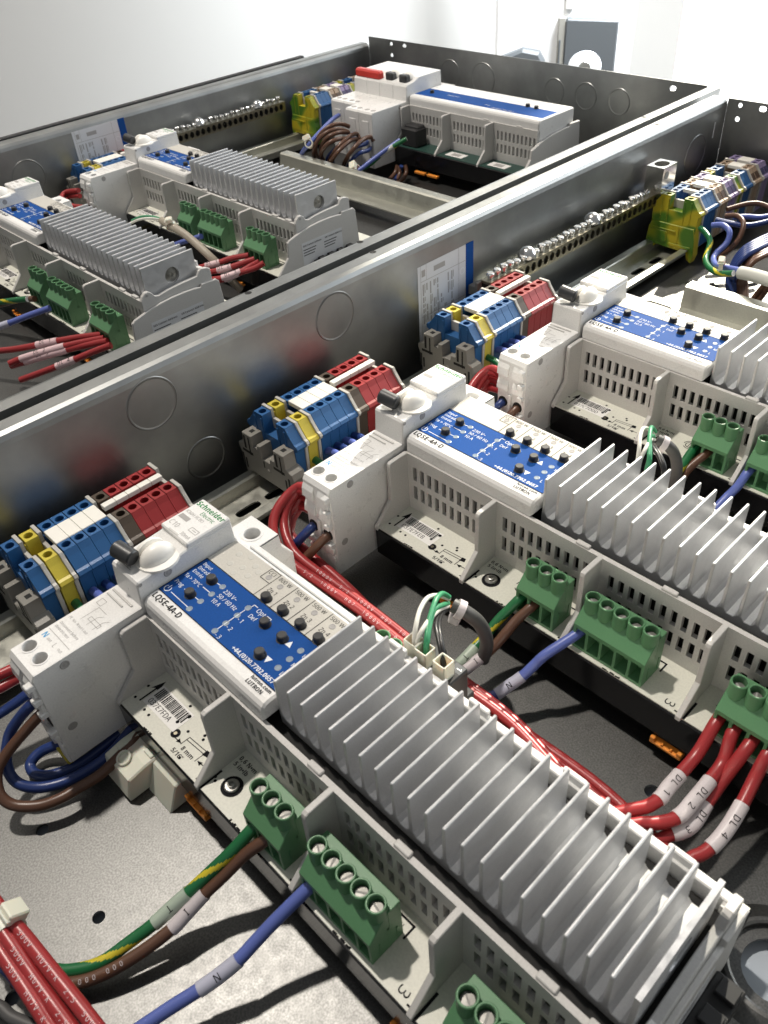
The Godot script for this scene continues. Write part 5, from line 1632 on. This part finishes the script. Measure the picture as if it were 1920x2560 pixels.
func rear_rows() -> void:
	var tb := {}
	tb.g = make_terminal("terminal_block", M["gyterm"], 6.2, "g", "green-yellow earth terminal blocks")
	tb.b = make_terminal("terminal_block", M["blueterm"], 5.6, "b", "blue rail terminal blocks")
	tb.t = make_terminal("terminal_block", M["tanterm"], 5.6, "t", "tan rail terminal blocks")
	tb.v = make_terminal("terminal_block", M["violetterm"], 5.6, "v", "violet rail terminal blocks")
	var names := {"g": "green-yellow", "b": "blue", "t": "tan", "v": "violet"}
	var seq := ["g", "b", "b", "b", "t", "t", "v", "v", "g", "b", "b", "t", "t", "v", "v"]
	var zs := [0.0, -9.0, -14.7, -20.4, -28.0, -34.6, -43.0, -49.6, -57.3, -66.4, -72.1, -80.2, -86.4, -95.4, -101.4]
	var ord := ["first", "second", "third", "fourth", "fifth"]
	var greens := []
	for side in 2:
		var x := -147.2 if side == 0 else -592.0
		var y := -27.0 if side == 0 else -20.0
		var z0 := -494.8 if side == 0 else -510.0
		var where := "far row of the right cabinet" if side == 0 else "far row of the left cabinet"
		var seen := {}
		for i in seq.size():
			var kd: String = seq[i]
			var n: int = seen.get(kd, 0)
			seen[kd] = n + 1
			var label := "%s terminal, %s of its colour from the front, %s" % [names[kd], ord[n], where]
			if kd == "g" and n == 0:
				label = "mottled green-yellow earth terminal closing the front of the %s" % where
			var src: Node3D = tb[kd]
			if not src.has_meta("used"):
				src.position = V(x, y, z0 + zs[i]) * U
				src.set_meta("label", label)
				src.set_meta("used", true)
				if kd == "g" and n == 0:
					greens.append(src)
			else:
				var c := dup(src, "terminal_block", V(x, y, z0 + zs[i]), label)
				if kd == "g" and n == 0:
					greens.append(c)
			if i > 0 and seq[i - 1] != kd:
				make_plate(V(x, y, z0 + (zs[i] + zs[i - 1]) / 2), "pale end plate before the %s %s terminal, %s" % [ord[n], names[kd], where])
		var k := 0
		for i in [[2, 3.0], [4.5, 9.0], [6.5, 9.0], [11.5, 9.0], [13.5, 9.0]]:
			var f: float = i[0]
			var za: float = (zs[int(floor(f))] + zs[int(ceil(f))]) / 2
			marker(V(x + 0.4, y, z0 + za), 11.0, i[1], "white tag over the %s pair of terminals, %s" % [ord[k], where], "white tags over paired terminals")
			k += 1
	# foot of the green-yellow earth terminal, which closes each far row
	for side in 2:
		var b := Mb.new()
		b.prism([Vector2(-18.5, -45.0), Vector2(-20.5, -36.0), Vector2(-19.5, -25.0), Vector2(-17.0, -20.0), Vector2(17.0, -20.0), Vector2(19.0, -28.0), Vector2(20.0, -40.0), Vector2(18.5, -45.5), Vector2(15.0, -43.5), Vector2(13.5, -38.5), Vector2(-13.0, -37.5), Vector2(-14.5, -43.0)], 2, -3.1, 3.9, 0.4)
		for q in [[-17.5, -4.0, -34.0, -26.0], [-1.0, 16.5, -35.5, -33.8], [4.0, 5.6, -33.0, -20.0], [-17.0, 3.0, -25.2, -24.2]]:
			b.box(q[0], q[1], q[2], q[3], 3.8, 4.5, 0.15)
		part("clip_foot", b, M["gyterm"], greens[side])


func link_plug() -> void:
	var t := thing("link_plug", "black numbered plug with white ferruled wires behind the nearest dimmer", "plug")
	var b := Mb.new()
	b.box(7.4, 30.2, -36.0, -20.0, -56.4, -46.0, 0.5)
	b.box(6.0, 30.0, -48.0, -35.6, -60.0, -49.5, 0.4)
	part("housing", b, M["blackmatte"], t)
	b = Mb.new()
	for x in [8.8, 14.4, 20.0, 25.6]:
		b.box(x - 0.2, x + 4.2, -20.05, -19.9, -55.8, -52.2)
	part("number_field", b, M["vandark"], t)
	b = Mb.new()
	txt(b, "1", 2.8, V(28.2, -19.84, -54.0), V(0, 0, 1), V(1, 0, 0), true, true)
	txt(b, "3", 2.8, V(21.2, -19.84, -54.0), V(0, 0, 1), V(1, 0, 0), true, true)
	for x in [12.0, 21.0]:
		b.face([V(x, -19.9, -46.3), V(x + 1.4, -19.9, -46.3), V(x + 0.7, -19.9, -47.8)], Vector3.UP)
	part("number", b, M["whiteink"], t)
	for q in [V(12.0, -20.0, -49.2), V(17.3, -20.0, -48.8), V(25.6, -20.0, -49.0)]:
		b = Mb.new()
		for f in [[-2.75, -2.2, -2.6, 2.6], [2.2, 2.75, -2.6, 2.6], [-2.75, 2.75, -2.6, -2.05], [-2.75, 2.75, 2.05, 2.6]]:
			b.box(q.x + f[0], q.x + f[1], q.y - 1.0, q.y + 7.2, q.z + f[2], q.z + f[3], 0.15)
		b.box(q.x - 2.4, q.x + 2.4, q.y - 1.0, q.y + 1.0, q.z - 2.2, q.z + 2.2)
		part("ferrule", b, M["nylon"], t)

func loose_bracket() -> void:
	var t := thing("plastic_bracket", "cream plastic rail stop half hidden below the nearest dimmer's front", "rail stop")
	var b := Mb.new()
	b.prism([Vector2(18.0, -73.8), Vector2(42.5, -73.8), Vector2(43.0, -71.0), Vector2(40.5, -62.5), Vector2(33.0, -61.0), Vector2(18.0, -61.0)], 0, -66.5, -49.0, 0.6)
	b.prism([Vector2(24.0, -73.8), Vector2(35.0, -73.8), Vector2(30.0, -62.0), Vector2(24.0, -60.0)], 0, -49.2, -34.0, 0.5)
	part("body", b, M["nylon"], t)
	b = Mb.new()
	b.lathe(V(-58.0, -61.4, 36.5), V(0.0, 1.0, 0.3), [Vector2(3.0, 0.0), Vector2(3.0, 0.9), Vector2(2.2, 0.9), Vector2(2.2, 0.2), Vector2(0, 0.2)], 18)
	b.box(-55.0, -50.0, -62.0, -60.2, 28.0, 30.0, 0.3)
	b.box(-65.0, -62.0, -62.0, -60.0, 26.0, 36.0, 0.3)
	part("moulded_hook", b, M["nylon"], t)

func run_wires() -> void:
	var on := ["first", "second", "third", "fourth", "fifth"]
	var g1 := "labelled wires of the nearest dimmer"
	var R := 2.05
	wire("earth_wire", "p_gy1", R, "w_gy", "green-yellow earth wire leaving the nearest dimmer over bare steel", "wire", g1, [[4, 6, "sleeve_green", "T", 1]])
	wire("live_wire", "p_br1", R, "w_brown", "brown wire leaving the nearest dimmer beside the green-yellow one", "wire", g1, [[4, 6, "sleeve", "I", 1]], [["000 0001", 66.0, 2.2, "sleeve", Vector3(0.2, 0.9, 0.35)]])
	wire("neutral_wire", "p_n1", R, "w_blue", "periwinkle blue wire with an N sleeve, from the nearest five-way connector", "wire", g1, [[4, 6, "sleeve_blue", "N", 1]])
	var pr := "500V  H07V-K  2,5  500V  BASEC  2,5  H07V-K"
	wire("red_wire", "p_red_a", 2.35, "w_red", "rightmost red wire of the tied bundle, bottom left corner", "wire", "red wires tied together in the bottom left corner", [], [[pr, 26.0, 1.75, "sleeve_pink", Vector3(0.45, 0.8, 0.1)]])
	wire("red_wire", "p_red_b", 2.35, "w_red", "second red wire from the right in the tied bundle, bottom left", "wire", "red wires tied together in the bottom left corner", [], [[pr, 28.0, 1.75, "sleeve_pink", Vector3(0.45, 0.8, 0.1)]])
	wire("red_wire", "p_red_c", 2.35, "w_red", "leftmost red wire of the tied bundle, bottom left corner", "wire", "red wires tied together in the bottom left corner", [], [[pr, 30.0, 1.75, "sleeve_pink", Vector3(0.45, 0.8, 0.1)]])
	wire("red_wire", "p_red_d", 2.35, "w_red", "lowest red wire, under the others of the tied bundle, bottom left", "wire", "red wires tied together in the bottom left corner")
	wire("blue_wire", "p_blue_d", 2.0, "w_darkblue", "blue wire just showing beside the red bundle, bottom left", "wire", "")
	wire("grey_wire", "p_grey1", 1.9, "w_grey", "short dark grey wire in the bottom left corner", "wire", "")
	cable_tie(V(-25.6, -53.4, 96.2), V(0.99, -0.13, -0.02), 5.2, 5.0, V(0.2, 1.0, -0.9), "wide translucent cable tie round the red bundle, bottom left", "nylon", V(6.4, 4.4, 7.0))
	wire("brown_wire", "p_br_loop", R, "w_brown", "brown wire looping on the steel below the nearest breaker", "wire", "looped wires of the nearest breaker")
	wire("blue_wire", "p_bl_loop", R, "w_darkblue", "outer dark blue loop below the nearest breaker", "wire", "looped wires of the nearest breaker")
	wire("blue_wire", "p_bl_loop2", R, "w_darkblue", "inner dark blue loop tucked under the nearest breaker", "wire", "looped wires of the nearest breaker")
	wire("red_wire", "p_redl1", R, "w_red", "upper red wire entering at the left edge behind the nearest breaker", "wire", "")
	wire("red_wire", "p_redl2", R, "w_red", "lower red wire entering at the left edge behind the nearest breaker", "wire", "")
	wire("blue_wire", "p_bll3", R, "w_darkblue", "dark blue wire below two red ones at the left edge", "wire", "")
	var g2 := "red load wires running behind the nearest dimmer"
	var lp := ["DL 1", "DL 2", "DL 3", "DL 4"]
	var sl := [[12, 14], [12, 14], [11, 13], [11, 13]]
	for i in 4:
		var k := "p_dl%d" % (i + 1)
		wire("red_wire", k, 2.25, "w_red", "%s red load wire running behind the nearest dimmer, sleeve %s" % [["leftmost", "second from left", "third from left", "rightmost"][i], lp[i]], "wire", g2, [[sl[i][0], sl[i][1], "sleeve", lp[i], -1]], [["1000V  5,2  1000V  H07  1000V  4,0", 58.0 + 13.0 * i, 2.1, "sleeve_pink", Vector3(0.4, 0.85, 0.3)]])
	var g3 := "labelled wires of the middle dimmer"
	wire("earth_wire", "p_gy2", R, "w_gy", "green-yellow earth wire leaving the middle dimmer", "wire", g3, [[5, 7, "sleeve_green", "T", 1]])
	wire("live_wire", "p_br2", R, "w_brown", "brown wire leaving the middle dimmer", "wire", g3, [[5, 7, "sleeve", "I", 1]])
	wire("neutral_wire", "p_n2", R, "w_blue", "periwinkle blue wire with an N sleeve, from the middle dimmer", "wire", g3, [[4, 6, "sleeve_blue", "N", 1]])
	wire("earth_wire", "p_gy3", R, "w_gy", "green-yellow earth wire dropping from the farthest right dimmer", "wire", "")
	wire("live_wire", "p_br3", R, "w_brown", "brown wire dropping from the farthest right dimmer", "wire", "")
	wire("neutral_wire", "p_n3", R, "w_blue", "blue wire dropping behind the middle fins from the farthest dimmer", "wire", "")
	wire("signal_cable", "p_cable", 2.7, "w_grey", "dark grey cable with its cores bent over to the black plug", "cable", "")
	wire("core_wire", "p_wh1", 0.85, "w_white", "white core arching farthest left into the black plug", "wire", "thin cores from the grey cable to the plug")
	wire("core_wire", "p_wh2", 0.85, "w_white", "white core bending lower into the black plug", "wire", "thin cores from the grey cable to the plug")
	wire("core_wire", "p_grn1", 0.95, "w_green", "upper of the two green cores running to the black plug", "wire", "thin cores from the grey cable to the plug")
	wire("core_wire", "p_grn2", 0.95, "w_green", "lower of the two green cores running to the black plug", "wire", "thin cores from the grey cable to the plug")
	wire("core_wire", "p_blk1", 0.85, "w_black", "left one of the two black cores falling to the black plug", "wire", "thin cores from the grey cable to the plug")
	wire("core_wire", "p_blk2", 0.85, "w_black", "right one of the two black cores falling to the black plug", "wire", "thin cores from the grey cable to the plug")
	for q in [["p_cable", 2.6, "w_grey", "dark grey cable ending behind the middle dimmer's fins", "cable", "", "signal_cable"], ["p_wh1", 0.85, "w_white", "left white core arching behind the middle dimmer's fins", "wire", "thin cores behind the middle dimmer", "core_wire"], ["p_wh2", 0.85, "w_white", "right white core arching behind the middle dimmer's fins", "wire", "thin cores behind the middle dimmer", "core_wire"], ["p_grn1", 0.95, "w_green", "upper green core behind the middle dimmer's fins", "wire", "thin cores behind the middle dimmer", "core_wire"], ["p_grn2", 0.95, "w_green", "lower green core behind the middle dimmer's fins", "wire", "thin cores behind the middle dimmer", "core_wire"], ["p_blk1", 0.85, "w_black", "left black core behind the middle dimmer's fins", "wire", "thin cores behind the middle dimmer", "core_wire"], ["p_blk2", 0.85, "w_black", "right black core behind the middle dimmer's fins", "wire", "thin cores behind the middle dimmer", "core_wire"]]:
		var moved := []
		for pt in P[q[0]]:
			moved.append(pt + V(1.5, 2.0, -133.5))
		P["moved"] = moved
		wire(q[6], "moved", q[1], q[2], q[3], q[4], q[5])
	cable_tie(V(11.0, -19.4, -209.1), V(0.75, -0.4, -0.45), 2.7, 2.6, V(-0.3, -1, 0.4), "pale cable tie round the grey cable behind the middle dimmer", "sleeve", V(3.6, 3.0, 4.2))
	cable_tie(V(9.4, -21.2, -75.6), V(0.75, -0.4, -0.45), 2.8, 2.8, V(-0.3, -1, 0.4), "pale cable tie round the end of the grey cable", "sleeve", V(4.0, 3.4, 4.6))
	# black spiral tie round the red load wires
	cable_tie(V(0.0, -53.6, -68.6), V(1, -0.05, 0), 7.6, 2.0, V(0, -1, 0), "black cable tie round the red load wires behind the nearest fins", "w_black", V(3, 3, 4))
	# far green collars seen between the fins
	var t := thing("rear_connector", "green two-way connector on the rear ledge of the nearest dimmer", "connector")
	connector(t, "green_connector", -8.0, 2, -49.6, -1.0)
	# left cabinet
	var gl := "wires of the nearer left cabinet dimmer"
	wire("neutral_wire", "q_n1", R, "w_blue", "blue wire with pale sleeve running off the left edge", "wire", gl, [[2, 3, "sleeve_blue", "N", -1]])
	wire("live_wire", "q_br_l1", R, "w_brown", "brown wire at the left edge, nearer left cabinet dimmer", "wire", gl)
	wire("earth_wire", "q_gy_l1", R, "w_gy", "green-yellow wire at the left edge, nearer left cabinet dimmer", "wire", gl)
	var od := ["top", "second", "third", "lowest"]
	var ls := [[2, 3], [2, 4], [2, 4], [2, 3]]
	for i in 4:
		wire("red_wire", "q_r%d" % (i + 1), R, "w_red", "red wire, %s of four from the nearer left dimmer" % od[i], "wire", "red load wires of the nearer left dimmer", [[ls[i][0], ls[i][1], "sleeve_pink", "DL %d" % (i + 1), -1]])
	for i in 4:
		wire("red_wire", "q_s%d" % (i + 1), R, "w_red", "red wire, %s of four from the farther left dimmer" % od[i], "wire", "red load wires of the farther left dimmer", [[2, 3, "sleeve_pink", "DL %d" % (i + 1), -1]])
	wire("signal_cable", "q_cable", 2.9, "w_beige", "beige cable crossing in front of the farther left dimmer", "cable", "", [[5, 6, "w_pale", "", 1]])
	wire("core_wire", "q_wh", 0.9, "w_white", "white core leaving the beige cable's end, left cabinet", "wire", "thin cores from the beige cable")
	wire("core_wire", "q_gn", 0.9, "w_green", "green core leaving the beige cable's end, left cabinet", "wire", "thin cores from the beige cable")
	wire("neutral_wire", "q_n2", R, "w_blue", "blue wire from the farther left dimmer's middle connector", "wire", "")
	wire("red_wire", "q_redL2", R, "w_red", "upper red loop behind the farther left dimmer's breaker", "wire", "red loops at the farther left breaker")
	wire("red_wire", "q_redL3", R, "w_red", "lower red loop behind the farther left dimmer's breaker", "wire", "red loops at the farther left breaker")
	cable_tie(P["q_cable"][1], V(0.7, -0.2, 0.6), 3.1, 3.2, V(0.2, 1, 0.3), "pale cable tie near the beige cable's end, left cabinet", "nylon", V(4.4, 3.6, 4.8))
	var gb := "wires bundled at the four-pole breaker"
	var bl := ["outermost brown wire looping left of", "second brown wire looping left of", "third brown wire hooked into", "last brown wire hooked into"]
	for i in 4:
		wire("brown_wire", "q_br%d" % (i + 1), 1.9, "w_brown", bl[i] + " the four-pole breaker", "wire", gb)
	wire("blue_wire", "q_bl1", 1.9, "w_darkblue", "dark blue wire falling beside the brown loops, far left cabinet", "wire", gb)
	wire("blue_wire", "q_bl2", 1.9, "w_darkblue", "dark blue wire in front of the four-pole breaker's corner", "wire", gb)
	wire("blue_wire", "q_bl3", 2.0, "w_blue", "bright blue wire with a tie, hanging from the far left terminals", "wire", gb)
	wire("earth_wire", "q_gyl", 1.9, "w_gy", "green-yellow wire slanting from the finless controller", "wire", gb, [[1, 2, "w_pale", "", 1]])
	wire("blue_wire", "q_bll", 1.9, "w_blue", "blue wire slanting from the finless controller", "wire", gb)
	wire("brown_wire", "q_br5", 1.9, "w_brown", "brown wire coming out under the finless controller, lower one", "wire", gb)
	wire("brown_wire", "q_br6", 1.9, "w_brown", "brown wire coming out under the finless controller, upper one", "wire", gb)
	wire("blue_wire", "q_bl4", 1.9, "w_darkblue", "dark blue wire coming out under the finless controller", "wire", gb)
	cable_tie(P["q_bl3"][3], V(0.5, 0.5, 0.7), 3.0, 5.0, V(-0.3, 1, 0.3), "cream cable tie on the bright blue wire, far left cabinet", "nylon", V(6, 5, 7))
	cable_tie(P["q_bll"][3], V(0.7, 0.4, -0.4), 4.6, 5.0, V(0.3, 1, 0.4), "cream cable tie on the slanting blue and green wires, far left", "nylon", V(6, 5, 9))
	# far right
	wire("earth_wire", "k_gy", 2.0, "w_gy", "green-yellow wire curving down from the mottled green earth terminal", "wire", "wires of the far right terminal row")
	wire("blue_wire", "k_bl", 2.0, "w_blue", "light blue wire curving beside the green-yellow one, far right", "wire", "wires of the far right terminal row")
	wire("brown_wire", "k_br", 1.8, "w_brown", "single brown wire curving behind the light blue one, far right", "wire", "wires of the far right terminal row")
	wire("signal_cable", "k_cab", 4.2, "w_pale", "pale grey sheathed cable at the right edge, far right", "cable", "")
	cable_tie(V(-82.0, -45.0, -442.0), V(0.9, 0.1, -0.3), 4.8, 2.6, V(0.2, 1, 0.5), "clear cable tie joining the green-yellow and light blue wires", "nylon", V(4, 3.6, 5))
	for i in 5:
		wire("blue_wire", "k_b%d" % i, 1.9, "w_darkblue", "dark blue wire, %s of the thick arched bundle, far right" % on[i], "wire", "arched bundle at the far right")
		wire("brown_wire", "k_r%d" % i, 1.9, "w_brown", "brown wire, %s of the thick arched bundle, far right" % on[i], "wire", "arched bundle at the far right")
	for i in 2:
		wire("brown_wire", "k_d%d" % i, 1.9, "w_brown", "short brown wire %s the arched bundle's foot, far right" % ["left of", "right of"][i], "wire", "short brown wires at the far right")
	wire("blue_wire", "k_t0", 2.0, "w_darkblue", "dark blue wire leaving the far right terminals, lowest", "wire", "")
	wire("brown_wire", "k_t1", 1.9, "w_brown", "brown wire leaving the far right terminals, highest", "wire", "")
	wire("blue_wire", "k_t2", 1.9, "w_blue", "light blue wire leaving the far right terminals between others", "wire", "")
	for q in [[-134.4, "middle"], [-267.0, "farthest right"], [-134.9, "left-edge"], [-269.8, "farther left"]]:
		var ox := 1.0 if q[1] == "middle" or q[1] == "farthest right" else (-422.3 if q[1] == "left-edge" else -440.6)
		P["entry"] = [V(ox - 76.4, -40.5, q[0] + 47.0), V(ox - 76.8, -42.0, q[0] + 53.0), V(ox - 80.0, -48.0, q[0] + 59.0), V(ox - 85.0, -56.0, q[0] + 62.0), V(ox - 92.0, -64.0, q[0] + 58.0), V(ox - 100.0, -66.0, q[0] + 50.0)]
		wire("brown_wire", "entry", 2.1, "w_brown", "brown wire entering the %s breaker's lower front hole" % q[1], "wire", "wires entering the breakers from below")
		P["entry"] = [V(ox - 86.0, -40.5, q[0] + 47.0), V(ox - 86.6, -42.0, q[0] + 53.0), V(ox - 90.0, -48.0, q[0] + 58.0), V(ox - 96.0, -56.0, q[0] + 58.0), V(ox - 104.0, -63.0, q[0] + 50.0)]
		wire("blue_wire", "entry", 2.1, "w_darkblue", "dark blue wire entering the %s breaker's lower front hole" % q[1], "wire", "wires entering the breakers from below")
	for i in 4:
		var moved := []
		for pt in P["p_dl%d" % (i + 1)].slice(0, 9):
			moved.append(pt + V(1.0, 1.0, -133.0))
		P["moved"] = moved
		wire("red_wire", "moved", 2.15, "w_red", "red wire curving before the sunlit breaker, %s from the outside" % on[i], "wire", "red wires curving before the sunlit breaker")
	# more of the tangle at the four-pole breaker
	var extra := [["q_br1", V(3, -3, 5), "w_brown"], ["q_br2", V(4, -4, 4), "w_brown"], ["q_bl1", V(-5, -2, 3), "w_darkblue"], ["q_br3", V(4, -3, 5), "w_brown"], ["q_bl2", V(6, -4, 3), "w_darkblue"], ["q_br5", V(-5, -1, 4), "w_brown"]]
	for i in extra.size():
		var moved := []
		for pt in P[extra[i][0]]:
			moved.append(pt + extra[i][1])
		P["moved"] = moved
		wire("brown_wire" if extra[i][2] == "w_brown" else "blue_wire", "moved", 1.9, extra[i][2], "%s wire deeper in the tangle by the four-pole breaker, %s" % ["brown" if extra[i][2] == "w_brown" else "dark blue", ["outermost arc", "next arc inwards", "falling at the left", "under the left hook", "falling at the corner", "lowest one"][i]], "wire", gb)
	# short tails hidden among the near terminals
	for q in [[0.0, "first", "nearest row"], [-136.0, "second", "middle row"], [-271.0, "third", "farthest row"]]:
		for i in 4:
			P["tail"] = [V(-136.0, -50.0, q[0] + 3.4 - 6.0 * i), V(-124.0, -47.0, q[0] + 4.0 - 6.0 * i), V(-112.0, -50.0, q[0] + 6.0 - 5.0 * i), V(-100.0, -57.0, q[0] + 8.0 - 4.0 * i)]
			wire("blue_wire", "tail", 2.0, "w_blue" if i % 2 == 0 else "w_darkblue", "blue tail under the %s of four blue terminals, %s" % [on[i], q[2]], "wire", "blue tails under the terminals")
		P["tail"] = [V(-136.0, -50.0, q[0] + 12.0), V(-124.0, -50.0, q[0] + 13.0), V(-110.0, -55.0, q[0] + 15.0)]
		wire("earth_wire", "tail", 2.0, "w_gy", "green-yellow tail under the yellow terminal, %s" % q[2], "wire", "green-yellow tails under the terminals")
